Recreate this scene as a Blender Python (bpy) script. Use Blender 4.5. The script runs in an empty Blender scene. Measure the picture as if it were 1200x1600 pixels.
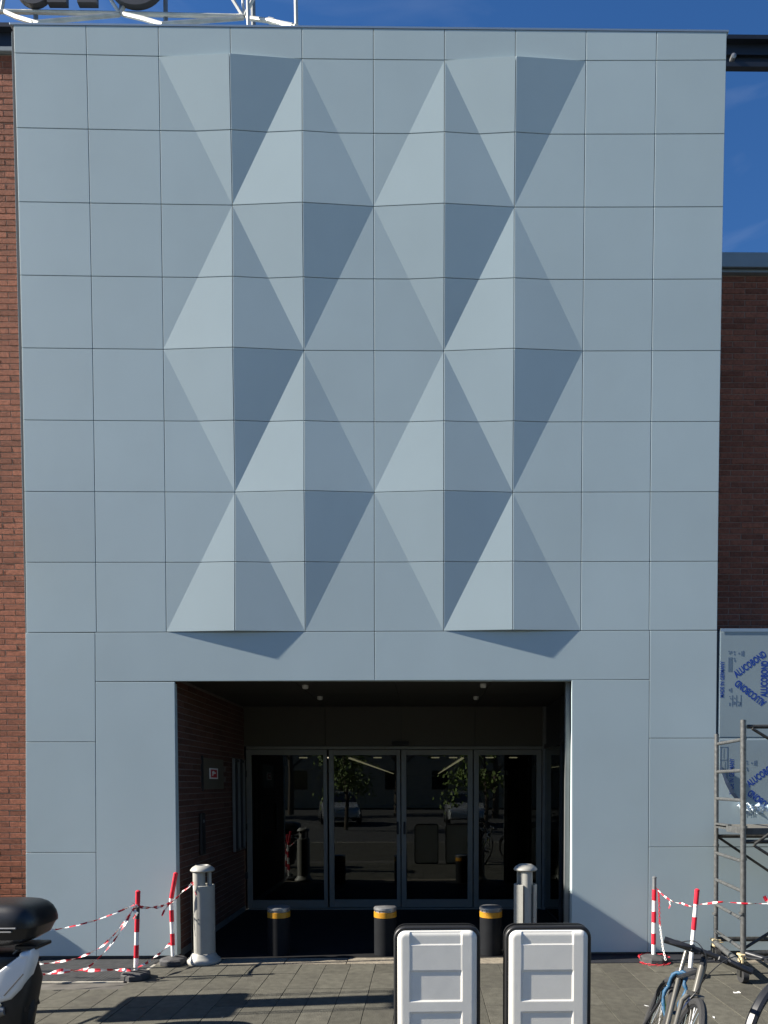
import bpy, math, random
from mathutils import Vector, Matrix
random.seed(7)
R_ = math.radians
S = bpy.context.scene
COL = S.collection

# ------------------------------------------------------------------ camera
cam_d = bpy.data.cameras.new('camera')
cam = bpy.data.objects.new('camera', cam_d); COL.objects.link(cam)
S.camera = cam
cam_d.sensor_fit = 'VERTICAL'; cam_d.sensor_height = 36.0; cam_d.sensor_width = 27.0
cam_d.lens = 36.0 * 1108 / 1600
cam_d.shift_x = -(671.73 - 600) / 1600
cam_d.shift_y = (1269.5 - 800) / 1600
cam_d.clip_start = 0.05; cam_d.clip_end = 2000
rt = Vector((0.999943, -0.01064, -0.000996))
dn = Vector((-0.001422, -0.040147, -0.999193))
fw = Vector((0.010592, 0.999137, -0.04016))
m = Matrix.Identity(4)
for i in range(3):
    m[i][0] = rt[i]; m[i][1] = -dn[i]; m[i][2] = -fw[i]
m.translation = Vector((0.481, -7.28, 1.801))
cam.matrix_world = m

# ------------------------------------------------------------------ light
TO_SUN = Vector((-0.826, -0.088, 0.558)).normalized()
world = bpy.data.worlds.new('World'); S.world = world
world.use_nodes = True
wn = world.node_tree
for n in list(wn.nodes): wn.nodes.remove(n)
sky = wn.nodes.new('ShaderNodeTexSky'); sky.sky_type = 'NISHITA'
sky.sun_disc = False
sky.sun_elevation = math.asin(TO_SUN.z)
sky.sun_rotation = math.atan2(TO_SUN.x, TO_SUN.y)
sky.altitude = 200; sky.air_density = 1.0; sky.dust_density = 0.2; sky.ozone_density = 2.5
hsv = wn.nodes.new('ShaderNodeHueSaturation'); hsv.inputs['Saturation'].default_value = 1.28; hsv.inputs['Value'].default_value = 1.12; hsv.inputs['Hue'].default_value = 0.508
wtc = wn.nodes.new('ShaderNodeTexCoord'); wmp = wn.nodes.new('ShaderNodeMapping'); wmp.inputs['Scale'].default_value = (1.6, 1.6, 7.0); wmp.inputs['Location'].default_value = (0.3, 0.1, 0.85)
wnz = wn.nodes.new('ShaderNodeTexNoise'); wnz.inputs['Scale'].default_value = 2.2; wnz.inputs['Detail'].default_value = 7; wnz.inputs['Distortion'].default_value = 0.6
wmr = wn.nodes.new('ShaderNodeMapRange'); wmr.inputs['From Min'].default_value = 0.58; wmr.inputs['From Max'].default_value = 0.85; wmr.inputs['To Max'].default_value = 0.12
wmx = wn.nodes.new('ShaderNodeMix'); wmx.data_type = 'RGBA'; wmx.inputs[7].default_value = (6.5, 7.0, 7.6, 1)
wn.links.new(wtc.outputs['Generated'], wmp.inputs[0]); wn.links.new(wmp.outputs[0], wnz.inputs['Vector']); wn.links.new(wnz.outputs['Fac'], wmr.inputs['Value'])
wn.links.new(wmr.outputs[0], wmx.inputs[0]); wn.links.new(sky.outputs[0], wmx.inputs[6]); wn.links.new(wmx.outputs[2], hsv.inputs['Color'])
bgn = wn.nodes.new('ShaderNodeBackground'); bgn.inputs[1].default_value = 0.05
out = wn.nodes.new('ShaderNodeOutputWorld')
wn.links.new(hsv.outputs[0], bgn.inputs[0]); wn.links.new(bgn.outputs[0], out.inputs[0])
sl = bpy.data.lights.new('sun', 'SUN'); sl.energy = 5.0; sl.angle = R_(0.53); sl.color = (1.0, 0.93, 0.82)
so = bpy.data.objects.new('sun', sl); COL.objects.link(so)
so.rotation_euler = TO_SUN.to_track_quat('Z', 'Y').to_euler()
so.location = (-20, -5, 20)
S.view_settings.view_transform = 'Standard'; S.view_settings.look = 'None'
S.view_settings.exposure = 1.42; S.view_settings.gamma = 1.0
S.view_settings.use_curve_mapping = False
S.cycles.max_bounces = 8

# ------------------------------------------------------------------ materials
def mat(name, col, rough=0.6, metal=0.0, var=0.0, scale=6.0, bump=0.0, bscale=40.0, rnd=0.0,
        emit=None, estr=1.0, coat=0.0, stretch=None, coatr=0.15, spec=0.5, dirt=0.0, dscale=1.2, dcol=(0.03, 0.028, 0.025)):
    mt = bpy.data.materials.new(name); mt.use_nodes = True
    nt = mt.node_tree; b = nt.nodes['Principled BSDF']
    b.inputs['Roughness'].default_value = rough; b.inputs['Metallic'].default_value = metal
    b.inputs['Specular IOR Level'].default_value = spec
    b.inputs['Coat Weight'].default_value = coat; b.inputs['Coat Roughness'].default_value = 0.15 if coat < 0.3 else 0.03
    c = tuple(col) + (1,)
    b.inputs['Base Color'].default_value = c
    L = nt.links
    tc = nt.nodes.new('ShaderNodeTexCoord'); src = tc.outputs['Object']
    gco = nt.nodes.new('ShaderNodeNewGeometry').outputs['Position']
    if stretch:
        mp = nt.nodes.new('ShaderNodeMapping'); mp.inputs['Scale'].default_value = stretch
        L.new(gco, mp.inputs[0]); gco = mp.outputs[0]
    last = None
    def hsv_mul(colsock, valsock):
        h = nt.nodes.new('ShaderNodeHueSaturation')
        if colsock is None: h.inputs['Color'].default_value = c
        else: L.new(colsock, h.inputs['Color'])
        L.new(valsock, h.inputs['Value']); return h.outputs[0]
    if var > 0:
        n = nt.nodes.new('ShaderNodeTexNoise'); n.inputs['Scale'].default_value = scale
        n.inputs['Detail'].default_value = 6; L.new(gco, n.inputs['Vector'])
        mr = nt.nodes.new('ShaderNodeMapRange'); mr.inputs['From Min'].default_value = 0.3; mr.inputs['From Max'].default_value = 0.7
        mr.inputs['To Min'].default_value = 1 - var; mr.inputs['To Max'].default_value = 1 + var
        L.new(n.outputs['Fac'], mr.inputs['Value']); last = hsv_mul(last, mr.outputs[0])
    if rnd > 0:
        oi = nt.nodes.new('ShaderNodeObjectInfo')
        mr = nt.nodes.new('ShaderNodeMapRange'); mr.inputs['To Min'].default_value = 1 - rnd; mr.inputs['To Max'].default_value = 1 + rnd
        L.new(oi.outputs['Random'], mr.inputs['Value']); last = hsv_mul(last, mr.outputs[0])
    if dirt > 0:
        n = nt.nodes.new('ShaderNodeTexNoise'); n.inputs['Scale'].default_value = dscale
        n.inputs['Detail'].default_value = 8; n.inputs['Roughness'].default_value = 0.65; L.new(gco, n.inputs['Vector'])
        mr = nt.nodes.new('ShaderNodeMapRange'); mr.inputs['From Min'].default_value = 0.5; mr.inputs['From Max'].default_value = 0.75
        mr.inputs['To Min'].default_value = 0; mr.inputs['To Max'].default_value = dirt
        L.new(n.outputs['Fac'], mr.inputs['Value'])
        mx = nt.nodes.new('ShaderNodeMix'); mx.data_type = 'RGBA'
        L.new(mr.outputs[0], mx.inputs[0])
        if last is None: mx.inputs[6].default_value = c
        else: L.new(last, mx.inputs[6])
        mx.inputs[7].default_value = tuple(dcol) + (1,); last = mx.outputs[2]
    if last is not None: L.new(last, b.inputs['Base Color'])
    if bump > 0:
        n = nt.nodes.new('ShaderNodeTexNoise'); n.inputs['Scale'].default_value = bscale
        n.inputs['Detail'].default_value = 4; L.new(gco, n.inputs['Vector'])
        bp = nt.nodes.new('ShaderNodeBump'); bp.inputs['Strength'].default_value = bump; bp.inputs['Distance'].default_value = 0.01
        L.new(n.outputs['Fac'], bp.inputs['Height']); L.new(bp.outputs[0], b.inputs['Normal'])
    if emit:
        b.inputs['Emission Color'].default_value = tuple(emit) + (1,); b.inputs['Emission Strength'].default_value = estr
    return mt

def glass_mat(name, tint, refl):
    mt = bpy.data.materials.new(name); mt.use_nodes = True; nt = mt.node_tree
    for n in list(nt.nodes): nt.nodes.remove(n)
    o = nt.nodes.new('ShaderNodeOutputMaterial'); mx = nt.nodes.new('ShaderNodeMixShader')
    t = nt.nodes.new('ShaderNodeBsdfTransparent'); t.inputs[0].default_value = tuple(tint) + (1,)
    g = nt.nodes.new('ShaderNodeBsdfGlossy'); g.inputs['Roughness'].default_value = 0.008
    g.inputs[0].default_value = (0.9, 0.95, 0.95, 1)
    fr = nt.nodes.new('ShaderNodeFresnel'); fr.inputs[0].default_value = refl
    nt.links.new(fr.outputs[0], mx.inputs[0]); nt.links.new(t.outputs[0], mx.inputs[1]); nt.links.new(g.outputs[0], mx.inputs[2])
    nt.links.new(mx.outputs[0], o.inputs[0]); return mt

MAT = dict(
    panel=mat('panel_metal', (0.390, 0.472, 0.492), 0.6, 0.0, spec=0.2, var=0.04, scale=0.9, rnd=0.03, dirt=0.10, dscale=1.6, dcol=(0.33, 0.37, 0.37), bump=0.10, bscale=1.3, stretch=(1, 1, 0.8)),
    cavity=mat('dark_cavity', (0.05, 0.058, 0.066), 0.8),
    coping=mat('coping_metal', (0.33, 0.40, 0.45), 0.4, 0.6, var=0.04),
    brick=mat('red_brick', (0.225, 0.080, 0.047), 0.85, var=0.3, scale=45, bump=0.5, bscale=120, rnd=0.26, spec=0.25),
    brickin=mat('brick_shaded', (0.085, 0.042, 0.032), 0.85, var=0.22, scale=45, bump=0.5, bscale=120, rnd=0.18, spec=0.2),  # darker copy of the brick, recess shade put into the colour
    mortarin=mat('mortar_shaded', (0.15, 0.125, 0.11), 0.95, var=0.15, scale=30, spec=0.2),  # darker mortar copy carrying the recess shade in its colour
    mortar=mat('mortar', (0.27, 0.185, 0.145), 0.95, var=0.15, scale=30, bump=0.3, bscale=150, spec=0.2),
    grey_coping=mat('grey_flashing', (0.24, 0.27, 0.28), 0.5, 0.3, var=0.1, scale=3),
    beam=mat('black_steel', (0.014, 0.018, 0.026), 0.45, 0.2, var=0.1),
    truss=mat('galvanised_tube', (0.50, 0.50, 0.46), 0.45, 0.4, var=0.15, scale=8),
    letter=mat('sign_letter', (0.05, 0.05, 0.052), 0.5),
    slab=mat('paving_slab', (0.076, 0.073, 0.059), 0.82, var=0.2, scale=14, bump=0.4, bscale=90, rnd=0.15, dirt=0.6, dscale=2.3, dcol=(0.045, 0.042, 0.037), spec=0.2),
    grout=mat('grout', (0.08, 0.074, 0.064), 0.95, var=0.35, scale=5),
    asphalt=mat('asphalt', (0.045, 0.045, 0.044), 0.9, var=0.25, scale=20, bump=0.4, bscale=120),
    stone=mat('threshold_stone', (0.19, 0.165, 0.125), 0.85, var=0.25, scale=18, bump=0.4, bscale=60, rnd=0.12, dirt=0.5, dscale=6, dcol=(0.10, 0.085, 0.07)),
    marble=mat('pale_edging', (0.30, 0.28, 0.235), 0.8, var=0.2, scale=20, bump=0.3, bscale=80, dirt=0.4, dscale=12, dcol=(0.15, 0.13, 0.11)),
    grate=mat('grating_steel', (0.17, 0.17, 0.165), 0.6, 0.5, var=0.2, scale=15),
    pit=mat('pit_dark', (0.02, 0.02, 0.02), 0.9),
    flash=mat('bitumen_strip', (0.012, 0.013, 0.017), 0.65, var=0.2),
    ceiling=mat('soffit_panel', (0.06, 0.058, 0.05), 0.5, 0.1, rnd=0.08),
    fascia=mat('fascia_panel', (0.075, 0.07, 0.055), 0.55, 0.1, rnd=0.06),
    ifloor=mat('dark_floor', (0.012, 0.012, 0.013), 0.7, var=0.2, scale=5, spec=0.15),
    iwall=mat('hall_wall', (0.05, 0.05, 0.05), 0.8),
    dframe=mat('door_aluminium', (0.21, 0.21, 0.19), 0.45, 0.3, var=0.05),
    gasket=mat('rubber_black', (0.01, 0.01, 0.011), 0.6),
    glass=glass_mat('door_glass', (0.40, 0.42, 0.38), 1.6),
    lampstrip=mat('lamp_strip', (0.8, 0.75, 0.65), 0.5, emit=(1.0, 0.86, 0.62), estr=0.3),
    spot=mat('spot_glass', (0.5, 0.5, 0.45), 0.3),
    cab=mat('cabinet_paint', (0.10, 0.085, 0.062), 0.6, var=0.06),
    signred=mat('sign_red', (0.45, 0.015, 0.02), 0.5),
    signwhite=mat('sign_white', (0.8, 0.78, 0.76), 0.5),
    darkmetal=mat('dark_metal', (0.03, 0.032, 0.036), 0.5, 0.3),
    midmetal=mat('mid_metal', (0.20, 0.21, 0.21), 0.45, 0.5, var=0.08),
    bin=mat('bin_paint', (0.31, 0.305, 0.275), 0.5, var=0.05, scale=8, dirt=0.25, dscale=9, dcol=(0.2, 0.195, 0.18)),
    binin=mat('bin_inside', (0.10, 0.10, 0.095), 0.7),
    bollard=mat('bollard_paint', (0.008, 0.009, 0.011), 0.7, spec=0.15, var=0.15, scale=12),
    amber=mat('amber_band', (0.42, 0.20, 0.01), 0.45, var=0.1, scale=25),
    steel=mat('brushed_steel', (0.26, 0.265, 0.27), 0.4, 0.6, var=0.12, scale=20),
    red=mat('red_plastic', (0.55, 0.012, 0.03), 0.45, var=0.1, scale=25),
    white=mat('white_plastic', (0.80, 0.79, 0.75), 0.5, var=0.06, scale=25),
    rubber=mat('rubber_base', (0.045, 0.045, 0.047), 0.75, var=0.2, scale=15, bump=0.3, bscale=60),
    board=mat('board_plastic', (0.74, 0.72, 0.66), 0.38, var=0.03, scale=9, dirt=0.2, dscale=5, dcol=(0.5, 0.5, 0.48), bump=0.05, bscale=140),
    boardblk=mat('board_rubber', (0.012, 0.012, 0.013), 0.42, bump=0.1, bscale=90),
    poster=mat('poster_paper', (0.6, 0.58, 0.5), 0.6),
    caseblk=mat('case_plastic', (0.014, 0.014, 0.015), 0.36, var=0.08, bump=0.06, bscale=250),
    caseglossy=mat('case_gloss', (0.02, 0.02, 0.02), 0.22),
    scwhite=mat('scooter_white', (0.72, 0.74, 0.76), 0.25, coat=0.6),
    scblk=mat('scooter_black', (0.012, 0.012, 0.013), 0.45, var=0.2, scale=20),
    chrome=mat('chrome', (0.62, 0.62, 0.62), 0.18, 1.0),
    tyre=mat('tyre', (0.022, 0.022, 0.023), 0.8, bump=0.3, bscale=150),
    bikegrey=mat('bike_silver', (0.12, 0.115, 0.10), 0.3, 0.3),
    bikeblk=mat('bike_black', (0.014, 0.015, 0.018), 0.4),
    navy=mat('navy_paint', (0.012, 0.02, 0.05), 0.35),
    lime=mat('lime_print', (0.52, 0.66, 0.05), 0.5),
    bluelock=mat('blue_lock', (0.006, 0.06, 0.13), 0.6, var=0.2, scale=60, bump=0.3, bscale=90),
    tailred=mat('tail_lens', (0.3, 0.005, 0.005), 0.2),
    scaf=mat('scaffold_zinc', (0.13, 0.132, 0.13), 0.38, 0.5, var=0.3, scale=30),
    scafdark=mat('scaffold_brace', (0.045, 0.045, 0.042), 0.5, 0.4, var=0.4, scale=30),
    clamp=mat('clamp_yellow', (0.52, 0.42, 0.24), 0.6, var=0.35, scale=60),
    plank=mat('platform_board', (0.10, 0.097, 0.085), 0.75, var=0.25, scale=20),
    film=mat('protective_film', (0.25, 0.31, 0.33), 0.45, 0.05, var=0.02, bump=0.12, bscale=3.0),
    filmlight=mat('crumpled_film', (0.75, 0.85, 0.92), 0.25, var=0.1, scale=60, bump=0.3, bscale=90),
    filmdark=mat('film_shade', (0.015, 0.025, 0.05), 0.4),
    ink=mat('blue_ink', (0.006, 0.045, 0.28), 0.5),
    inkgrey=mat('grey_ink', (0.10, 0.15, 0.22), 0.5),
    leaf=mat('leaf_green', (0.10, 0.15, 0.02), 0.7, rnd=0.2, var=0.3, scale=1.5),
    bark=mat('bark', (0.09, 0.07, 0.05), 0.9, var=0.3, scale=10),
    carpaint=mat('car_silver', (0.55, 0.56, 0.57), 0.25, 0.4, coat=0.8),
    carglass=mat('car_glass', (0.01, 0.012, 0.014), 0.08),
    plaster=mat('plaster', (0.38, 0.33, 0.26), 0.9, var=0.1, scale=3),
)

# ------------------------------------------------------------------ mesh helpers
class MB:
    def __init__(s): s.v = []; s.f = []; s.mi = []; s.cur = 0
    def add(s, vs, fs):
        o = len(s.v); s.v += [tuple(v) for v in vs]
        for f in fs: s.f.append(tuple(i + o for i in f)); s.mi.append(s.cur)
    def box(s, x0, x1, y0, y1, z0, z1):
        s.add([(x0, y0, z0), (x1, y0, z0), (x1, y1, z0), (x0, y1, z0), (x0, y0, z1), (x1, y0, z1), (x1, y1, z1), (x0, y1, z1)],
              [(0, 3, 2, 1), (4, 5, 6, 7), (0, 1, 5, 4), (1, 2, 6, 5), (2, 3, 7, 6), (3, 0, 4, 7)])
    def cbox(s, x0, x1, y0, y1, z0, z1, b=0.004):      # chamfered box
        def ring(z, i): return [(x0 + i, y0, z), (x1 - i, y0, z), (x1, y0 + i, z), (x1, y1 - i, z), (x1 - i, y1, z), (x0 + i, y1, z), (x0, y1 - i, z), (x0, y0 + i, z)]
        def rin(z): return [(x0 + b * 1.5, y0 + b, z), (x1 - b * 1.5, y0 + b, z), (x1 - b, y0 + b * 1.5, z), (x1 - b, y1 - b * 1.5, z), (x1 - b * 1.5, y1 - b, z), (x0 + b * 1.5, y1 - b, z), (x0 + b, y1 - b * 1.5, z), (x0 + b, y0 + b * 1.5, z)]
        rings = [rin(z0), ring(z0 + b, b), ring(z1 - b, b), rin(z1)]
        s.loft(rings, True, True)
    def loft(s, rings, cap0=False, cap1=False, closed=True):
        n = len(rings[0]); o = len(s.v)
        for r in rings: s.v += [tuple(p) for p in r]
        for k in range(len(rings) - 1):
            for i in range(n if closed else n - 1):
                j = (i + 1) % n
                s.f.append((o + k * n + i, o + k * n + j, o + (k + 1) * n + j, o + (k + 1) * n + i)); s.mi.append(s.cur)
        if cap0: s.f.append(tuple(o + i for i in reversed(range(n)))); s.mi.append(s.cur)
        if cap1: s.f.append(tuple(o + (len(rings) - 1) * n + i for i in range(n))); s.mi.append(s.cur)
    def tube(s, pts, r, n=8, closed=False, caps=True):
        pts = [Vector(p) for p in pts]; N = len(pts)
        rr = r if isinstance(r, (list, tuple)) else [r] * N
        rings = []; up = None
        for i in range(N):
            if closed: t = pts[(i + 1) % N] - pts[i - 1]
            else: t = pts[min(i + 1, N - 1)] - pts[max(i - 1, 0)]
            if t.length < 1e-9: t = Vector((0, 0, 1))
            t.normalize()
            if up is None:
                a = Vector((0, 0, 1)) if abs(t.z) < 0.9 else Vector((1, 0, 0))
                up = t.cross(a).normalized()
            else:
                up = (up - t * up.dot(t)).normalized()
            b = t.cross(up)
            rings.append([pts[i] + (up * math.cos(2 * math.pi * k / n) + b * math.sin(2 * math.pi * k / n)) * rr[i] for k in range(n)])
        if closed: rings.append(rings[0])
        s.loft(rings, caps and not closed, caps and not closed)
    def lathe(s, prof, c=(0, 0, 0), n=24, sx=1, sy=1, a0=0, a1=2 * math.pi, cap=True):
        full = abs(a1 - a0 - 2 * math.pi) < 1e-6
        m_ = n if full else n + 1
        rings = [[(c[0] + r * sx * math.cos(a0 + (a1 - a0) * k / n), c[1] + r * sy * math.sin(a0 + (a1 - a0) * k / n), c[2] + z) for k in range(m_)] for r, z in prof]
        s.loft(rings, cap and prof[0][0] > 1e-4, cap and prof[-1][0] > 1e-4, closed=full)
    def prism(s, poly, y0, y1):                          # poly in (x, z), extruded along y
        n = len(poly); o = len(s.v)
        s.v += [(p[0], y0, p[1]) for p in poly] + [(p[0], y1, p[1]) for p in poly]
        s.f.append(tuple(o + i for i in range(n))); s.mi.append(s.cur)
        s.f.append(tuple(o + n + i for i in reversed(range(n)))); s.mi.append(s.cur)
        for i in range(n):
            j = (i + 1) % n
            s.f.append((o + j, o + i, o + n + i, o + n + j)); s.mi.append(s.cur)
    def xf(s, M):
        s.v = [tuple(M @ Vector(v)) for v in s.v]; return s
    def mesh(s, name, mats, smooth=False, angle=40):
        me = bpy.data.meshes.new(name); me.from_pydata(s.v, [], s.f)
        if not isinstance(mats, (list, tuple)): mats = [mats]
        for mm in mats: me.materials.append(MAT[mm] if isinstance(mm, str) else mm)
        if len(mats) > 1: me.polygons.foreach_set('material_index', s.mi)
        import bmesh
        bm = bmesh.new(); bm.from_mesh(me); bmesh.ops.recalc_face_normals(bm, faces=bm.faces); bm.to_mesh(me); bm.free()
        if smooth:
            me.polygons.foreach_set('use_smooth', [True] * len(me.polygons))
            me.set_sharp_from_angle(angle=R_(angle))
        me.update(); return me
    def build(s, name, mats, parent=None, smooth=False, angle=40):
        return link(name, s.mesh(name, mats, smooth, angle), parent)

def link(name, data, parent=None):
    o = bpy.data.objects.new(name, data); COL.objects.link(o)
    if parent is not None: o.parent = parent
    return o
def tag(o, label=None, cat=None, group=None, kind=None):
    if label: o['label'] = label
    if cat: o['category'] = cat
    if group: o['group'] = group
    if kind: o['kind'] = kind
    return o
def empty(name, loc=(0, 0, 0), rot=(0, 0, 0), **k):
    o = link(name, None); o.location = loc; o.rotation_euler = rot; o.empty_display_size = 0.2
    return tag(o, **k)
def copy_tree(o, parent=None):
    c = o.copy(); COL.objects.link(c)
    if parent is not None: c.parent = parent; 
    for ch in list(o.children): copy_tree(ch, c)
    return c
def at(u, v, depth):      # helper: a point at a given distance into the scene, read off the survey of the photo
    d = rt * ((u - 671.73) / 1108) + dn * ((v - 1269.5) / 1108) + fw
    return cam_pos + d * ((depth) / d.y)
cam_pos = Vector((0.481, -7.28, 1.801))
def ony(u, v, y): return at(u, v, y + 7.28)
def B(name, x0, x1, y0, y1, z0, z1, mt, parent=None, b=None, kind=None):
    k = MB()
    if b: k.cbox(x0, x1, y0, y1, z0, z1, b)
    else: k.box(x0, x1, y0, y1, z0, z1)
    o = k.build(name, mt, parent)
    if kind: o['kind'] = kind
    return o

# ------------------------------------------------------------------ ground
gm = MB(); gm.add([(-400, -400, -0.075), (400, -400, -0.075), (400, 400, -0.075), (-400, 400, -0.075)], [(0, 1, 2, 3)])
tag(gm.build('ground', 'asphalt'), kind='structure')
pv = empty('pavement', kind='structure')
g = MB(); g.box(-9, -3.42, -3.6, 0.9, -0.06, -0.006); g.box(-3.42, -2.2, -3.6, -0.87, -0.06, -0.006); g.box(-2.2, 9, -3.6, 0.0, -0.06, -0.006)
g.box(3.56, 9, 0.0, 0.9, -0.06, -0.006)
tag(g.build('grout_bed', 'grout', pv))
rows = [-0.245, -0.585, -1.085, -1.585, -2.085, -2.585, -3.085]
slab_cache = {}; cnt = 0; extra = MB()
def slab_mesh(w, l):
    key = (round(w, 3), round(l, 3))
    if key not in slab_cache:
        k = MB(); k.cbox(-w / 2, w / 2, -l / 2, l / 2, -0.04, 0, 0.002); slab_cache[key] = k.mesh('slab', 'slab')
    return slab_cache[key]
for ri in range(len(rows) - 1):
    ya, yb = rows[ri], rows[ri + 1]
    for ci in range(-18, 19):
        x = 0.012 + ci * 0.245 + 0.1225
        if ya > -0.87 and x - 0.12 < -2.2: 
            if x + .12 > -2.2 or x < -3.45 and x < -3.6: pass
            if x > -3.6: continue
        l = ya - yb - 0.0035; w = 0.2415
        px_out = abs(x - 0.1) > 3.6 or yb < -3.0
        tilt = random.gauss(0, 0.0022); dz = random.gauss(0, 0.0012)
        if px_out:
            extra.cbox(x - w / 2, x + w / 2, yb + .003, ya - .003, -0.04, dz, 0.003)
        else:
            o = link('slab', slab_mesh(w, l), pv); o.location = (x, (ya + yb) / 2, dz); o.rotation_euler = (tilt, random.gauss(0, 0.002), random.gauss(0, 0.0015))
o = extra.build('slab_margin', 'slab', pv); o['kind'] = 'stuff'
# row of slabs nearest the building, left of the opening, is taken by the grating
# stone threshold
x = -2.15; ths = []
while x < 2.0:
    w = random.uniform(0.5, 0.8); x1 = min(x + w, 2.0)
    o = B('threshold_stone', x + .003, x1 - .003, -0.24, -0.004, -0.04, 0.003 + random.random() * 0.004, 'stone', pv, b=0.004)
    x = x1
for x0, x1 in ((3.62, 4.3), (4.31, 5.2), (5.21, 6.4)):
    B('threshold_stone', x0, x1, -0.24, -0.01, -0.04, 0.004, 'stone', pv, b=0.004)
# dark waterproofing strip along the right base
k = MB(); k.add([(2.03, -0.235, 0.004), (3.6, -0.235, 0.004), (3.6, 0.04, 0.03), (2.03, 0.04, 0.03)], [(0, 1, 2, 3)])
k.box(2.03, 3.6, -0.238, -0.232, -0.03, 0.004)
k.build('waterproof_strip', 'flash', pv)
# road beyond the pavement, kerb
tag(B('kerb', -30, 30, -8.9, -8.75, -0.07, 0.0, 'marble'), kind='structure')
tag(B('forecourt', -30, 30, -8.75, -3.62, -0.07, -0.004, 'slab'), kind='structure')

# grating with pale edging
gr = empty('floor_grating', (-2.8, -0.43, 0), label='dark steel floor grating with pale edging, set in the paving left of the entrance', cat='grating')
k = MB(); k.box(-0.60, 0.59, -0.41, 0.42, -0.058, -0.052); k.build('pit', 'pit', gr)
k = MB(); y = -0.40
while y < 0.42: k.box(-0.60, 0.585, y, y + 0.004, -0.03, 0.0); y += 0.021
x = -0.59
while x < 0.58: k.box(x, x + 0.004, -0.40, 0.42, -0.032, -0.001); x += 0.0335
o = k.build('grating_bars', 'grate', gr); o['kind'] = 'stuff'
k = MB(); k.cbox(-0.64, 0.56, -0.437, -0.405, -0.04, 0.004, 0.003); k.build('edging', 'marble', gr)
k = MB(); k.cbox(0.59, 0.625, -0.437, 0.20, -0.04, 0.003, 0.003); k.build('edging', 'marble', gr)

# ------------------------------------------------------------------ facade
def poly2(co, c, r):
    c = (c - 5) / 5; r = (r - 5) / 4
    return co[0] + co[1] * c + co[2] * r + co[3] * c * r + co[4] * c * c + co[5] * r * r + co[6] * c * c * r + co[7] * c * r * r
CX = [0.00405, 3.49487, -0.0064, 0.00265, -0.01032, -0.00126, 0.00187, 0.01036]
CZ = [6.13298, 0.00537, -2.78959, 0.00841, 0.01458, 0.00791, -0.01437, 0.00285]
NX = [[poly2(CX, c, r) for r in range(10)] for c in range(11)]
NZ = [[poly2(CZ, c, r) for r in range(10)] for c in range(11)]
for c in range(11):
    NX[c][0] = NX[c][1] + (NX[c][1] - NX[c][2]) * 0.45; NZ[c][0] = 9.222
P_APEX = 0.045
APEX = [(3, 1), (3, 5), (3, 9), (4, 3), (4, 7), (6, 3), (6, 7), (7, 1), (7, 5), (7, 9)]
def hgt(c, r):
    h = 0
    for a, b in APEX:
        if b == 1 and r < 1 or b == 9 and r > 9: continue
        h = max(h, 1 - abs(c - a) - abs(r - b) / 2)
    return h * P_APEX
def W3(c, r, h=None, off=0.0):
    i = min(int(c), 9); j = min(int(r), 8); fc = c - i; fr = r - j
    def L(T): return (T[i][j] * (1 - fc) + T[i + 1][j] * fc) * (1 - fr) + (T[i][j + 1] * (1 - fc) + T[i + 1][j + 1] * fc) * fr
    return (L(NX), -(hgt(c, r) if h is None else h), L(NZ))
facade = empty('entrance_facade', (0, 0, 0), label='pale blue-grey metal clad entrance front with raised diamond pattern', cat='facade')
GAP = 0.0025; CH = 0.0028
def clip(poly, a, b, cc):      # keep a*x+b*y+cc >= 0
    out_ = []
    for i in range(len(poly)):
        p, q = poly[i], poly[(i + 1) % len(poly)]
        dp = a * p[0] + b * p[1] + cc; dq = a * q[0] + b * q[1] + cc
        if dp >= -1e-9: out_.append(p)
        if dp * dq < -1e-12: 
            t = dp / (dp - dq); out_.append((p[0] + (q[0] - p[0]) * t, p[1] + (q[1] - p[1]) * t))
    return out_
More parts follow.
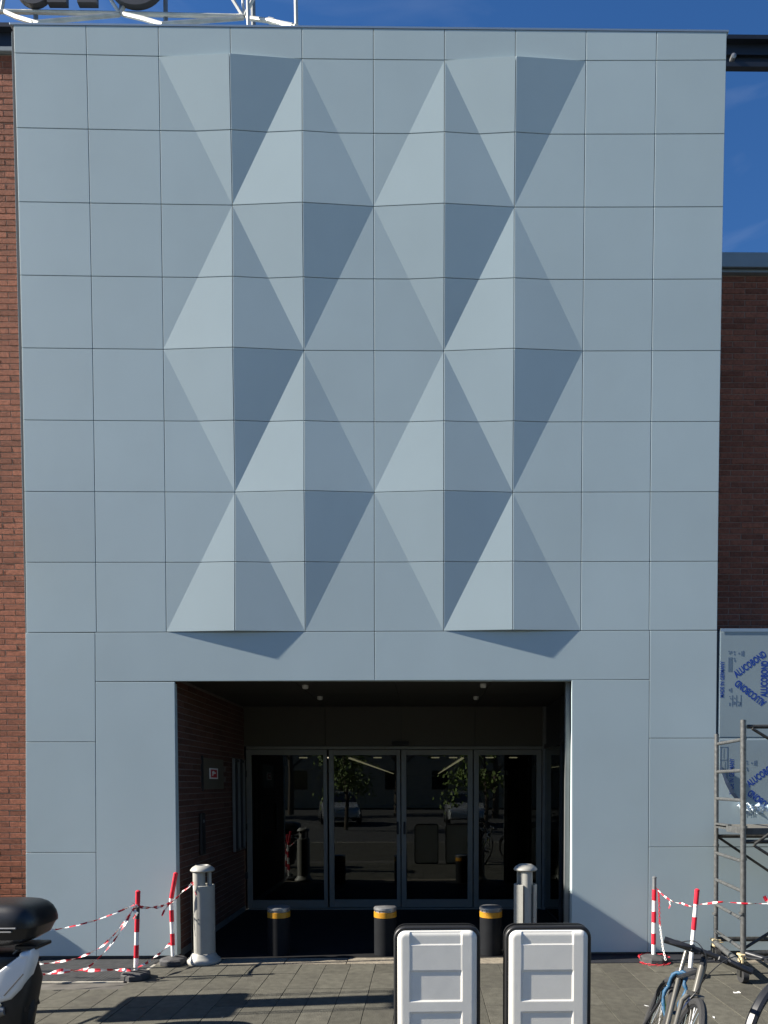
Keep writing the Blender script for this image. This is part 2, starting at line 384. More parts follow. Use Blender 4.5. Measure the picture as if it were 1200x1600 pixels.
def panel_cell(i, j):
    gx = GAP / 0.7; gy = GAP / 0.7 if j > 0 else GAP / 0.33
    rect = [(i + gx, j + gy), (i + 1 - gx, j + gy), (i + 1 - gx, j + 1 - gy), (i + gx, j + 1 - gy)]
    diag = None
    if j >= 1:
        if True:
            for a, b in APEX:
                if (b == 1 and j < 1) or (b == 9 and j >= 9): continue
                for sx in (-1, 1):
                    for sy in (-1, 1):
                        # edge |c-a| + |r-b|/2 = 1
                        A, Bb = -sx, -sy * 0.5; Cc = 1 + sx * a + sy * b * 0.5
                        q_ok = (i + .5 - a) * sx > 0 and (j + .5 - b) * sy > 0 and abs(i + .5 - a) < 1 and abs(j + .5 - b) < 2
                        if q_ok: diag = (A, Bb, Cc)
    gx2, gy2 = (GAP + CH) / 0.7, ((GAP + CH) / 0.7 if j > 0 else (GAP + CH) / 0.33)
    inner = [(i + gx2, j + gy2), (i + 1 - gx2, j + gy2), (i + 1 - gx2, j + 1 - gy2), (i + gx2, j + 1 - gy2)]
    k = MB()
    outer_rect = rect; rect = inner
    polys = [rect] if diag is None else [clip(rect, *diag), clip(rect, -diag[0], -diag[1], -diag[2])]
    polys = [p for p in polys if len(p) >= 3]
    if diag is None or len(polys) == 1:
        pass
    # a cell may also contain a second diamond's edge (never in this pattern)
    outer = []
    for p in polys:
        vs = [W3(c, r) for c, r in p]
        k.add(vs, [tuple(range(len(vs)))])
    # boundary loop for the returned edges
    def loop_of(rect):
        if diag is None: return list(rect)
        nb = []
        for t in range(4):
            p, q = rect[t], rect[(t + 1) % 4]; nb.append(p)
            dp = diag[0] * p[0] + diag[1] * p[1] + diag[2]; dq = diag[0] * q[0] + diag[1] * q[1] + diag[2]
            if dp * dq < -1e-12:
                s_ = dp / (dp - dq); nb.append((p[0] + (q[0] - p[0]) * s_, p[1] + (q[1] - p[1]) * s_))
        return nb
    li, lo_ = loop_of(inner), loop_of(outer_rect)
    fr = [W3(c, r) for c, r in li]; n = len(fr)
    loops = [fr]
    if len(lo_) == n:
        o_ = [W3(c, r) for c, r in lo_]; loops.append([(v[0], v[1] + CH, v[2]) for v in o_]); loops.append([(v[0], 0.022, v[2]) for v in o_])
    else: loops.append([(v[0], 0.022, v[2]) for v in fr])
    for A_, B_ in zip(loops[:-1], loops[1:]):
        for t in range(n):
            u = (t + 1) % n
            k.add([A_[t], A_[u], B_[u], B_[t]], [(0, 1, 2, 3)])
    # drop normals recalculation trouble by merging is not needed: faces stay flat shaded
    return k
def merge_mesh(k, name, mt):
    import bmesh
    me = k.mesh(name, mt); bm = bmesh.new(); bm.from_mesh(me)
    bmesh.ops.remove_doubles(bm, verts=bm.verts, dist=1e-5); bmesh.ops.recalc_face_normals(bm, faces=bm.faces)
    bm.to_mesh(me); bm.free(); return me
for i in range(10):
    for j in range(9):
        link('panel', merge_mesh(panel_cell(i, j), 'panel', 'panel'), facade)
def flat_panel(pts, y=0.0, d=0.022, g=GAP, mt='panel', parent=None):
    cx = sum(p[0] for p in pts) / len(pts); cz = sum(p[1] for p in pts) / len(pts)
    q = [(p[0] + (g if p[0] < cx else -g), p[1] + (g if p[1] < cz else -g)) for p in pts]
    q2 = [(p[0] + (CH if p[0] < cx else -CH), p[1] + (CH if p[1] < cz else -CH)) for p in q]
    k = MB(); k.loft([[(p[0], y, p[1]) for p in q2], [(p[0], y + CH, p[1]) for p in q], [(p[0], y + d, p[1]) for p in q]], True, True); return k.build('panel', mt, parent or facade)
Xl0, Zr9 = NX[0][9], NZ[0][9]
dz = 0.0
zl = 2.842 + dz; xo0, xo1 = -2.045, 2.017
def XL(c, z):   # column line continued down to the ground
    return {0: -3.529 - 0.075 * (3.38 - z) / 3.3, 1: -2.829 - 0.05 * (3.38 - z) / 3.3, 9: 2.803 + 0.02 * (3.38 - z) / 3.3, 10: NX[10][9] + 0.02 * (3.38 - z) / 3.3}[c]
z9 = lambda c: NZ[c][9]
flat_panel([(XL(1, zl), zl), (0.0, zl + 0.012), (NX[5][9], z9(5)), (XL(1, z9(1)), z9(1))])
flat_panel([(0.0, zl + 0.012), (XL(9, zl), zl + 0.024), (XL(9, z9(9)), z9(9)), (NX[5][9], z9(5))])
zc = [z9(0), 2.232 + dz, 1.103 + dz, 0.03]
for a, b in zip(zc[:-1], zc[1:]):
    flat_panel([(XL(0, b), b), (XL(1, b), b), (XL(1, a), a), (XL(0, a), a)])
flat_panel([(XL(1, 0), 0.03), (xo0 - .005, 0.03), (xo0 + 0.012, zl), (XL(1, zl), zl)])
flat_panel([(xo1 + 0.01, 0.05), (XL(9, 0), 0.05), (XL(9, zl), zl + .024), (xo1 - .01, zl + .024)])
zc = [z9(9), 2.268 + dz, 1.147 + dz, 0.05]
for a, b in zip(zc[:-1], zc[1:]):
    flat_panel([(XL(9, b), b), (XL(10, b), b), (XL(10, a), a), (XL(9, a), a)])
# core behind the panels
k = MB()
k.box(-3.46, xo0 - 0.03, 0.024, 0.9, 0.0, 3.3); k.box(2.24, 3.50, 0.03, 0.9, 0.0, 3.3); k.box(-3.46, 3.47, 0.026, 0.9, 2.93, 9.19)
k.box(-3.54, -3.46, 0.026, 0.10, 0.03, 9.19); k.box(3.47, 3.52, 0.026, 0.10, 0.03, 3.36); k.box(2.03, 2.24, 0.026, 0.09, 0.0, 3.3)
k.build('core', 'cavity', facade)
for x0, x1 in ((-3.545, -3.525), (3.47, 3.492)):
    for a in range(9):
        za = 0.2 + a * 1.0
        k = MB()
        if x0 < 0: k.box(x0, x1, 0.03, 0.92, za, min(za + 0.99, 9.18))
        elif za > 3.2: k.box(x0, x1, 0.03, 0.92, za + .2, min(za + 1.19, 9.18))
        else: continue
        k.build('side_panel', 'panel', facade)
# coping along the top
k = MB(); k.cbox(-3.545, 3.52, -0.003, 0.92, 9.222, 9.243, 0.002)
k.build('coping', 'coping', facade)
# jamb linings of the opening
B('jamb_lining', xo0 - 0.014, xo0 - 0.004, 0.004, 0.105, 0.03, zl - 0.01, 'panel', facade)
B('jamb_lining', xo1 + 0.008, xo1 + 0.016, 0.002, 0.105, 0.03, zl + 0.01, 'panel', facade)
B('soffit_trim', xo0, xo1 + .01, 0.004, 0.10, zl + 0.016, zl + 0.026, 'panel', facade)

# ------------------------------------------------------------------ entrance recess
ZC = 2.905; YB = 2.87
rec = empty('entrance_recess', (0, 0.1, 0), label='dark covered entrance recess with panelled ceiling and olive fascia above the doors', cat='porch')
def BR(name, x0, x1, y0, y1, z0, z1, mt, **k): return B(name, x0, x1, y0 - 0.1, y1 - 0.1, z0, z1, mt, rec, **k)
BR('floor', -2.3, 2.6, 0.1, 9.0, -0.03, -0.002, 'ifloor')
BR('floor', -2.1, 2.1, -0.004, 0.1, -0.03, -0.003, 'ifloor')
xs = [-2.10, -0.90, 0.182, 1.232, 2.26]
for a, b in zip(xs[:-1], xs[1:]):
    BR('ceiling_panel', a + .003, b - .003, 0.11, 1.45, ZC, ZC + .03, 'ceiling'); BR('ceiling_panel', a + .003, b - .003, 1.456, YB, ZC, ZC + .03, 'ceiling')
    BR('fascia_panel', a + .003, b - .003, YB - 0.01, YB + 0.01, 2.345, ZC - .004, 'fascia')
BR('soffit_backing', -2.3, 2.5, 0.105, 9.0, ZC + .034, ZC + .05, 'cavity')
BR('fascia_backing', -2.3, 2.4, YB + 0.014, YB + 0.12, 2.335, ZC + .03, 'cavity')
BR('side_wall', 2.245, 2.26, 0.20, YB + .2, 0, ZC, 'darkmetal')
BR('side_frame', 1.972, 2.018, 0.11, 0.16, 0, ZC - .01, 'midmetal')
BR('side_frame', 2.20, 2.24, 0.5, 0.56, 0, ZC - .01, 'darkmetal')
BR('side_frame', 2.20, 2.24, 1.55, 1.61, 0, ZC - .01, 'darkmetal')
BR('side_frame', 2.195, 2.24, 2.80, 2.86, 0, ZC - .01, 'midmetal')
BR('side_rail', 2.21, 2.24, 0.56, 2.8, 2.30, 2.36, 'darkmetal')
k = MB(); k.box(2.222, 2.228, 0.16 - .1, 2.8 - .1, 0.05, 2.3); k.build('side_glass', 'glass', rec)
for u, v in ((477, 1076), (500, 1093), (755, 1074), (744, 1093)):
    yy = (ZC - 0.03 - 1.801) * 1108 / (1225 - v) - 7.28
    p = ony(u, v, yy); k = MB(); k.lathe([(0.035, 0.03), (0.035, 0.0), (0.026, -0.012), (0.0, -0.014)], (p.x, p.y - 0.1, ZC - 0.03), n=14)
    k.build('spotlight', 'spot', rec, smooth=True)
BR('skirting', -2.05, -2.04, 0.12, 2.8, 0.0, 0.07, 'midmetal')
# interior hall seen through the glass
hall = empty('entrance_hall', (0, 3, 0), label='dark shopping hall behind the glass doors with lit ceiling strips', cat='hall')
def BH(name, x0, x1, y0, y1, z0, z1, mt): return B(name, x0, x1, y0 - 3, y1 - 3, z0, z1, mt, hall)
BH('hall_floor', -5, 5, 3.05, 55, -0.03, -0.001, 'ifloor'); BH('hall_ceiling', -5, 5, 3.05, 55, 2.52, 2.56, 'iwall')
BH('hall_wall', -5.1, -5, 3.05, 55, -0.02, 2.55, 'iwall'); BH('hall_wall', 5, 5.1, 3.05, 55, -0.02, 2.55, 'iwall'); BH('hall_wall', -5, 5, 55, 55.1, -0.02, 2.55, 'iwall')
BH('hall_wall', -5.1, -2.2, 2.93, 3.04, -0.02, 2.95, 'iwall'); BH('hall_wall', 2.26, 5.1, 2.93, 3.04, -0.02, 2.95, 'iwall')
BH('ceiling_strip', -1.47, -1.41, 11.5, 40, 2.47, 2.5, 'lampstrip'); BH('ceiling_strip', 1.52, 1.58, 11.5, 40, 2.47, 2.5, 'lampstrip')
for u in (474, 516, 590, 680, 708, 765, 802):
    p = ony(u, 1187, 11.6); k = MB(); k.lathe([(0.11, 0.02), (0.11, 0), (0, -0.005)], (p.x, p.y - 3, 2.49), n=12); k.build('downlight', 'lampstrip', hall)

# sliding doors
door = empty('sliding_doors', (0.16, YB, 0), label='four-leaf glazed sliding doors with aluminium frames at the back of the entrance', cat='door')
def BD(name, x0, x1, y0, y1, z0, z1, mt, parent=None): return B(name, x0 - 0.16, x1 - 0.16, y0, y1, z0, z1, mt, parent or door)
BD('head_rail', -2.02, 2.2, -0.03, 0.09, 2.295, 2.335, 'dframe')
leafs = [(-2.03, -0.88, 0.0), (-0.86, 0.165, 0.035), (0.178, 1.205, 0.035), (1.218, 2.19, 0.0)]
for n_, (a, b, yo) in enumerate(leafs):
    k = MB(); fw_ = 0.072; z0, z1 = 0.02, 2.29
    a -= 0.16; b -= 0.16
    k.cbox(a, a + fw_ , yo, yo + .05, z0, z1, .003); k.cbox(b - fw_ * (0.75 if n_ in (0, 1) else 1), b, yo, yo + .05, z0, z1, .003)
    k.cbox(a + fw_, b - fw_ * .75, yo + .002, yo + .048, z0, z0 + 0.115, .003); k.cbox(a + fw_, b - fw_ * .75, yo + .002, yo + .048, z1 - 0.075, z1, .003)
    lf = k.build('door_leaf', 'dframe', door)
    k = MB(); k.box(a + fw_ + .001, b - fw_ * .75 - .001, yo + .022, yo + .030, z0 + .114, z1 - .074); k.build('pane', 'glass', lf)
    if n_ in (1, 2):
        hx = b - 0.04 if n_ == 1 else a + 0.045
        k = MB(); k.cbox(hx - .014, hx + .014, yo - .02, yo - .002, 1.08, 1.26, .004); k.build('handle', 'gasket', lf)
BD('door_sensor', 0.05, 0.29, -0.07, -0.012, 2.352, 2.405, 'gasket')
BD('track', -2.03, 2.2, -0.02, 0.10, -0.001, 0.016, 'dframe')
k = MB()
for z in (0.45, 1.15, 1.9): k.box(-2.05 - .16, -2.02 - .16, -0.03, 0.0, z, z + .09)
k.build('hinge_block', 'gasket', door)

# ------------------------------------------------------------------ brick walls
bk = MB(); bk.cbox(-0.125, 0.125, -0.006, 0.05, 0, 0.0555, 0.0025); BRICK = bk.mesh('brick', 'brick')
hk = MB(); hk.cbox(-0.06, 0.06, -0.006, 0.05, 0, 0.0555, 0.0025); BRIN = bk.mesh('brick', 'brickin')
def brick_wall(name, label, origin, rotz, x0, x1, z0, z1, vis, holes=(), bm='brick', mm='mortar', BR_=None):
    w = empty(name, origin, (0, 0, rotz), label=label, cat='brick wall')
    k = MB(); k.box(x0, x1, 0.0, 0.1, z0, z1); k.build('mortar', mm, w)
    rest = MB(); cand = []
    nz = int((z1 - z0) / 0.0653)
    for r in range(nz):
        z = z0 + r * 0.0653 + 0.005
        x = x0 - (0.13 if r % 2 else 0.0) + 0.125
        while x - 0.125 < x1:
            a, b = max(x - 0.125, x0), min(x + 0.125, x1)
            if b - a > 0.03 and not any(h[0] < x < h[1] and h[2] < z + .03 < h[3] for h in holes):
                cand.append((vis(x, z), r, x, z, a, b))
            x += 0.26
    cand.sort(key=lambda c: c[0])
    n = 0
    for c in cand:
        _, r, x, z, a, b = c
        dy = random.gauss(0, 0.0012)
        if n < 300 and c[0] < 1e3 and b - a > 0.22:
            o = link('brick', BR_ or BRICK, w); o.location = (x, dy, z); o.rotation_euler = (0, random.gauss(0, .002), random.gauss(0, .004)); n += 1
        else:
            rest.cbox(a, b, -0.006 + dy, 0.04, z, z + 0.0555, 0.0025)
    o = rest.build('brick_rest', bm, w); o['kind'] = 'stuff'
    return w
wl = brick_wall('brick_wall', 'sunlit red brick wall along the left edge of the photo', (0, 0.95, 0), 0, -7.4, -3.56, 0, 9.87,
                lambda x, z: abs(x + 4.13) if -4.45 < x < -3.95 else 1e4)
wr = brick_wall('brick_wall', 'shaded dark brick wall above the film-covered panels at the right', (0, 0.95, 0), 0, 3.50, 7.0, 3.1, 7.55,
                lambda x, z: abs(x - 4.2) if 3.85 < x < 4.6 else 1e4)
k = MB(); k.cbox(-7.4, -3.56, -0.04, 0.4, 9.875, 9.925, .004); k.build('coping', 'grey_coping', wl)
k = MB(); k.cbox(3.495, 7.0, -0.06, 0.5, 7.60, 7.77, .01); k.box(3.495, 7.0, -0.09, -0.062, 7.585, 7.64); k.box(3.62, 7.0, -0.05, 0.2, 7.552, 7.584)
k.build('coping', 'grey_coping', wr)
k = MB(); k.box(3.5, 7.0, 0.11, 1.2, 0, 7.5); k.build('backing', 'cavity', wr)
k = MB(); k.box(-7.4, -3.56, 0.11, 1.2, 0, 9.8); k.build('backing', 'cavity', wl)
# side wall of the recess: local x runs along world y, face towards +x
wi = brick_wall('brick_wall', 'shaded brick side wall inside the entrance, with the red hose sign', (-2.06, 0, 0), R_(90), 0.1, 2.86, 0, 2.90,
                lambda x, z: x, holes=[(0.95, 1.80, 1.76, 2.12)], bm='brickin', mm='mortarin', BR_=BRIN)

# fire hose cabinet and sign on the recess wall
cabn = empty('hose_cabinet', (-2.05, 0.93, 1.74), label='flat brown fire hose cabinet set in the shaded brick wall', cat='cabinet')
k = MB(); k.cbox(-0.04, 0.0, 0, 0.86, 0, 0.37, .004); k.build('door', 'cab', cabn)
k = MB(); k.box(-0.03, 0.012, -0.035, -0.003, -0.02, 0.39); k.build('frame', 'gasket', cabn)
sg = empty('fire_hose_sign', (-2.045, 1.17, 1.865), label='small square red fire hose sign with white border on the brown cabinet', cat='sign')
k = MB(); k.box(0, 0.004, 0, 0.34, 0, 0.128); k.build('plate', 'signwhite', sg)
k = MB(); k.box(0.0045, 0.006, 0.045, 0.295, 0.016, 0.112); k.build('field', 'signred', sg)
k = MB(); k.lathe([(0.05, 0), (0.05, 0.002)], (0, 0, 0), n=14, sy=0.42); k.xf(Matrix.Translation((0.0065, 0.14, 0.075)) @ Matrix.Rotation(R_(90), 4, 'Y') @ Matrix.Rotation(R_(90), 4, 'Z'))
k.box(0.0065, 0.008, 0.10, 0.13, 0.035, 0.085); k.box(0.0065, 0.008, 0.18, 0.24, 0.063, 0.078)
k.build('hose_symbol', 'signwhite', sg)
it = empty('intercom_post', (-2.045, 0.83, 1.0), label='slim black intercom strip on the shaded brick wall below the cabinet', cat='intercom')
k = MB(); k.cbox(0, 0.03, -0.07, 0.07, 0.0, 0.47, .005); k.build('housing', 'gasket', it)
k = MB(); k.lathe([(0.02, 0), (0.02, .004), (0, .005)], n=10); k.xf(Matrix.Translation((0.03, 0, 0.38)) @ Matrix.Rotation(R_(90), 4, 'Y')); k.build('button', 'steel', it)
sh = empty('folding_gate', (-2.03, 2.12, 0.9), label='stack of thin dark vertical gate bars against the brick side wall', cat='gate')
for q_ in range(5):
    k = MB(); k.cbox(0, 0.035, q_ * 0.13, q_ * 0.13 + 0.025, 0, 1.24, .003); k.build('bar', 'midmetal' if q_ % 2 == 0 else 'darkmetal', sh)
for z in (0.0, 1.2):
    k = MB(); k.box(0.005, 0.03, 0.026, 0.52, z, z + 0.03); k.build('rail', 'darkmetal', sh)

# ------------------------------------------------------------------ dark roof beam, side roofs
bm_ = empty('roof_beam', (0, 1.2, 10.11), label='long black steel roof beam passing behind the top of the facade', cat='beam')
k = MB(); k.box(3.3, 9, 0.0, 0.04, -0.06, 0.25); k.box(3.3, 9, -0.06, 0.0, 0.205, 0.25); k.box(3.3, 9, -0.06, 0.0, -0.10, -0.05)
k.box(3.3, 9, -0.03, 0.0, 0.06, 0.075)
k.build('web', 'beam', bm_)
k = MB(); k.box(-9, -3.4, 0.0, 0.04, -0.06, 0.30); k.box(-9, -3.4, -0.06, 0, 0.255, 0.30); k.build('web', 'beam', bm_)
k = MB(); k.lathe([(0.03, 0), (0.03, 0.06), (0.0, 0.07)], n=10); k.xf(Matrix.Translation((4.05, -0.02, 0.0)) @ Matrix.Rotation(R_(90), 4, 'X')); k.build('bolt', 'steel', bm_)
rl = empty('roof_railing', (-4.5, 1.4, 10.50), label='grey metal handrail above the brick wall at the top left corner', cat='railing')
k = MB(); k.tube([(-3, 0, 0.12), (0.9, 0, 0.12)], 0.02); k.build('top_rail', 'truss', rl)
k = MB(); k.tube([(-3, 0, 0.03), (0.9, 0, 0.03)], 0.012); k.build('mid_rail', 'midmetal', rl)
k = MB(); k.tube([(-1.5, 0, -.4), (-1.5, 0, .12)], 0.02); k.tube([(0.4, 0, -.4), (0.4, 0, .12)], 0.02); k.build('rail_post', 'midmetal', rl)

# ------------------------------------------------------------------ roof sign
rs = empty('roof_sign', (-2.5, 0.6, 9.27), label='white tubular truss and dark letters of the rooftop sign at the top left', cat='sign')
ro = Vector((-2.5, 0.6, 9.27))
def T(name, pts, r, mt='truss', n=8):
    k = MB(); k.tube([ony(u, v, y) - ro for u, v, y in pts], r, n=n); return k.build(name, mt, rs, smooth=True)
T('truss_tube', [(-60, 17, .6), (187, 21.5, .6)], 0.020); T('truss_tube', [(190, 21.5, .6), (381, 26, .6)], 0.020)
T('truss_tube', [(187, 23, .6), (50, 36, .25), ], 0.020); T('truss_tube', [(380, 28, .6), (250, 38, .25)], 0.020)
T('truss_tube', [(8, 19, .6), (26, 27, .45), (62, 38, .2)], 0.022); T('truss_tube', [(191, 22, .6), (222, 29, .45), (255, 39, .2)], 0.022)
T('truss_tube', [(385, 28, .6), (424, 33, .5), (462, 42, .2)], 0.021); T('truss_joint', [(420, 32, .51), (428, 34, .49)], 0.028)
T('truss_joint', [(440, 38, .3), (458, 41.5, .22)], 0.026)
T('truss_tube', [(2, 18, .6), (12, -40, .6)], 0.018); T('truss_tube', [(187, 21, .6), (160, -20, .6)], 0.018); T('truss_tube', [(188, 21, .6), (212, -20, .6)], 0.018)
T('truss_tube', [(187, 21, .6), (191, -20, .8)], 0.014)
T('truss_tube', [(380, 26, .6), (355, -15, .6)], 0.018); T('truss_tube', [(382, 26, .6), (402, -15, .6)], 0.018); T('truss_tube', [(381, 24, .6), (378, -15, .7)], 0.014)
T('sign_post', [(56, 40, .62), (56, -60, .62)], 0.024, 'midmetal'); T('sign_post', [(259, 42, .62), (258, -60, .62)], 0.024, 'midmetal')
T('sign_post', [(388, 44, .5), (386, -60, .5)], 0.018); T('sign_post', [(396, 44, .75), (394, -60, .75)], 0.026, 'midmetal')
T('sign_post', [(463, 40, .25), (461, -80, .25)], 0.020)
def P6(u, v): p = ony(u, v, .55); return p - ro
def ring_letter(cx, rx, ry, zb, t, y0=-.06, y1=.0):
    k = MB(); n = 36; rings = []
    for q_ in range(n):
        a = 2 * math.pi * q_ / n
        c_, s_ = math.cos(a), math.sin(a)
        rings.append([(cx + rx * c_, y0, zb + ry + ry * s_), (cx + (rx - t) * c_, y0, zb + ry + (ry - t) * s_), (cx + (rx - t) * c_, y1, zb + ry + (ry - t) * s_), (cx + rx * c_, y1, zb + ry + ry * s_)])
    rings.append(rings[0]); k.loft(rings); return k
z_b = P6(50, 7).z
for cx, rx, ry in (((P6(31, 5).x + P6(72, 5).x) / 2, 0.23, 0.30), ((P6(183, 5).x + P6(240, 5).x) / 2, 0.31, 0.30)):
    ring_letter(cx, rx, ry, z_b, 0.11).build('letter', 'letter', rs)
for u0, u1 in ((74, 104), (121, 151)):
    k = MB(); k.box(P6(u0, 4.5).x, P6(u1, 4.5).x, -.06, 0, P6(u0, 4.5).z, z_b + 0.62)
    if u0 == 121: k.box(P6(u1, 5).x, P6(u1, 5).x + .16, -.06, 0, z_b + 0.45, z_b + 0.62)
    k.build('letter', 'letter', rs)

# ------------------------------------------------------------------ film covered cladding at the right
alu = empty('unfinished_cladding', (3.53, 0.003, 0), label='new cladding panels at right still under printed blue-grey protective film', cat='cladding')
ao = Vector((3.53, 0.003, 0))
zs = [3.37, 2.272 + dz, 1.147 + dz, 0.06]
for n_, (a, b) in enumerate(zip(zs[:-1], zs[1:])):
    k = MB(); k.box(-0.004, 1.6, 0, 0.03, b + .004, a - .004); k.build('panel', 'panel', alu)
    k = MB(); k.box(1.608, 3.2, 0, 0.03, b + .004, a - .004); k.build('panel', 'panel', alu)
k = MB(); k.box(-0.005, 3.2, 0.033, 0.93, 0.0, 3.36); k.build('substructure', 'cavity', alu)
k = MB(); k.box(0.0, 3.2, -0.006, 0.93, 3.373, 3.385); k.box(0.0, 3.2, -0.008, -0.0065, 3.352, 3.384); k.build('ledge_flashing', 'coping', alu)
k = MB(); k.box(0.004, 1.594, -0.0022, -0.0005, zs[1] + .012, 3.345); k.build('film_sheet', 'film', alu)
def A(u, v, off=0.0): p = ony(u, v, 0.009); return (p.x - ao.x, p.z)
fp = [A(1124, 1157), (1.59, zs[1] - .012), (1.59, 1.62), A(1215, 1264), A(1190, 1258), A(1165, 1254), A(1150, 1250), A(1141, 1240), A(1133, 1225), A(1127, 1208), A(1124, 1196)]
k = MB(); k.prism(fp, -0.0022, -0.0005); k.build('film_sheet', 'film', alu)
# curled loose edge, its shadow put into the near-black colour
edge = [A(1124, 1196), A(1127, 1208), A(1133, 1225), A(1141, 1240), A(1150, 1251)]
k = MB(); r1 = [(e[0], -0.003, e[1]) for e in edge]; r2 = [(e[0] - 0.004 + 0.026 * min(q_, 2) / 2, -0.035, e[1] + .012) for q_, e in enumerate(edge)]
k.loft([r1, r2], closed=False); k.build('film_curl', 'filmdark', alu)
# crumpled roll of film hanging off
k = MB(); random.seed(3)
def crumple(cx, cz, w, h, n=9, m_=7, amp=.03):
    rings = []
    for i in range(n):
        row = []
        for j in range(m_):
            row.append((cx + (i / (n - 1) - .5) * w + random.gauss(0, .006), -0.05 - amp * math.sin(i * 1.7 + j) * .5 - random.random() * amp, cz + (j / (m_ - 1) - .5) * h * (0.7 + .5 * math.sin(i * .9)) + random.gauss(0, .008)))
        rings.append(row)
    k.loft(rings, closed=False)
p0, p1 = A(1151, 1254), A(1157, 1255)
crumple(p1[0] - .01, p1[1] - .01, .10, .05, 8, 5, .03)
p = A(1176, 1258); crumple(p[0], p[1] - .02, .20, .07, 14, 6, .045)
p = A(1184, 1266); crumple(p[0], p[1], .12, .05, 10, 5, .04)
p = A(1215, 1262); crumple(p[0], p[1], .30, .05, 14, 5, .04)
k.build('crumpled_film', 'filmlight', alu)
random.seed(11)
def text(s, c, length, height, ang, mt='ink', parent=alu, y=-0.0032, off=0.035, name='lettering'):
    cu = bpy.data.curves.new(name, 'FONT'); cu.body = s; cu.size = 1; cu.align_x = 'CENTER'; cu.align_y = 'CENTER'; cu.offset = off; cu.resolution_u = 3
    cu.fill_mode = 'FRONT'
    tmp = bpy.data.objects.new(name, cu); COL.objects.link(tmp); bpy.context.view_layer.update()
    me = bpy.data.meshes.new_from_object(tmp.evaluated_get(bpy.context.evaluated_depsgraph_get()))
    bpy.data.objects.remove(tmp); bpy.data.curves.remove(cu)
    xs_ = [v.co.x for v in me.vertices]; ys_ = [v.co.y for v in me.vertices]
    w = max(xs_) - min(xs_); h = max(ys_) - min(ys_); mx_, my_ = (max(xs_) + min(xs_)) / 2, (max(ys_) + min(ys_)) / 2
    ca, sa = math.cos(R_(ang)), math.sin(R_(ang))
    for v in me.vertices:
        a = (v.co.x - mx_) * length / w; b = (v.co.y - my_) * height / h
        v.co = (c[0] + a * ca - b * sa, y, c[1] + a * sa + b * ca)
    me.materials.clear(); me.materials.append(MAT[mt]); return link(name, me, parent)
def triad(du, dv):
    text('ALUCOBOND', A(1171 + du, 1038 + dv), 0.385, 0.076, 36)
    text('ALUCOBOND', A(1193.5 + du, 1061 + dv), 0.37, 0.076, 90)
    text('ALUCOBOND', A(1171.5 + du, 1083.5 + dv), 0.375, 0.076, 180 - 37)
triad(0, 0); triad(20, 171); triad(96, -10); triad(118, 165)
text('MADE IN GERMANY', A(1127.8, 1061.5), 0.37, 0.045, 90, off=.02)
text('MADE IN GERMANY', A(1142.5, 1213), 0.37, 0.05, 90, off=.02)
text('MADE IN GERMANY', A(1222, 1060), 0.37, 0.045, 90, off=.02)
k = MB()
def mark(u0, v0, u1, v1, t=None):
    a = A(u0, v0); b = A(u1, v1); k.box(min(a[0], b[0]), max(a[0], b[0]), -0.0032, -0.0028, min(a[1], b[1]), max(a[1], b[1]))
def printing(du, dv):
    for x_ in (1137.6, 1140.2, 1142.4): mark(x_ + du, 1027 + dv, x_ + .7 + du, 1050 + dv)
    for x_, y0_, y1_ in ((1137.5, 1017, 1019), (1138.5, 1020.5, 1022.5), (1141, 1017.5, 1021), (1145.5, 1017.5, 1020), (1146, 1021.5, 1023.5), (1145.5, 1028, 1030), (1146.5, 1031, 1034), (1153, 1020, 1022.5), (1157.5, 1018, 1025), (1160, 1017, 1025.5)): mark(x_ + du, y0_ + dv, x_ + 2 + du, y1_ + dv)
    for x_ in (1143.2, 1149.6, 1156.5): mark(x_ + du, 1086 + dv, x_ + .7 + du, 1104 + dv)
    for x_, y0_, y1_ in ((1138, 1076.5, 1080), (1141, 1075, 1082), (1138.5, 1088, 1089), (1140, 1091, 1092.5), (1146, 1090, 1092), (1138.5, 1098, 1103), (1145.2, 1096, 1101), (1147.2, 1097, 1100), (1152, 1096, 1098), (1152.5, 1100.5, 1103.5), (1155, 1097, 1102)): mark(x_ + du, y0_ + dv, x_ + 1.8 + du, y1_ + dv)
printing(0, 0); printing(20, 171)
for a in (1167, 1187, 1207): mark(1125, a, 1136, a + 1.2)
mark(1125, 1167, 1125.6, 1207); mark(1135.6, 1167, 1136.2, 1222); mark(1130, 1170, 1130.4, 1185); mark(1132, 1190, 1132.4, 1205)
k.build('small_print', 'inkgrey', alu)

# ------------------------------------------------------------------ scaffold tower
sc = empty('scaffold_tower', (3.4, -0.55, 0), label='grey mobile scaffold tower standing in front of the film-covered panels', cat='scaffold')
def ST(name, pts, r, mt='scaf', n=10):
    k = MB(); k.tube([(p[0] - 3.4, p[1] + .55, p[2]) for p in pts], r, n=n); return k.build(name, mt, sc, smooth=True)
yb_, yf_ = -0.15, -0.95; xb, xf_ = 3.455, 3.365
ST('upright', [(xb + .012, yb_, .20), (xb - .012, yb_, 2.30)], .022); ST('upright', [(xf_ + .018, yf_, .22), (xf_ - .018, yf_, 2.37)], .025)
ST('upright', [(xb + 1.9, yb_, .20), (xb + 1.9, yb_, 2.30)], .022); ST('upright', [(xf_ + 1.9, yf_, .22), (xf_ + 1.9, yf_, 2.37)], .025)
for z in (2.20, 1.92, 1.65, 1.10, 0.83, 0.58, 0.31):
    ST('rung', [(xb, yb_, z), (xf_, yf_, z)], .0165); ST('rung', [(xb + 1.9, yb_, z), (xf_ + 1.9, yf_, z)], .0165)
for z in (0.62, 1.11, 1.40):
    ST('collar', [(xf_ + .003, yf_, z), (xf_ + .003, yf_, z + .022)], .031)
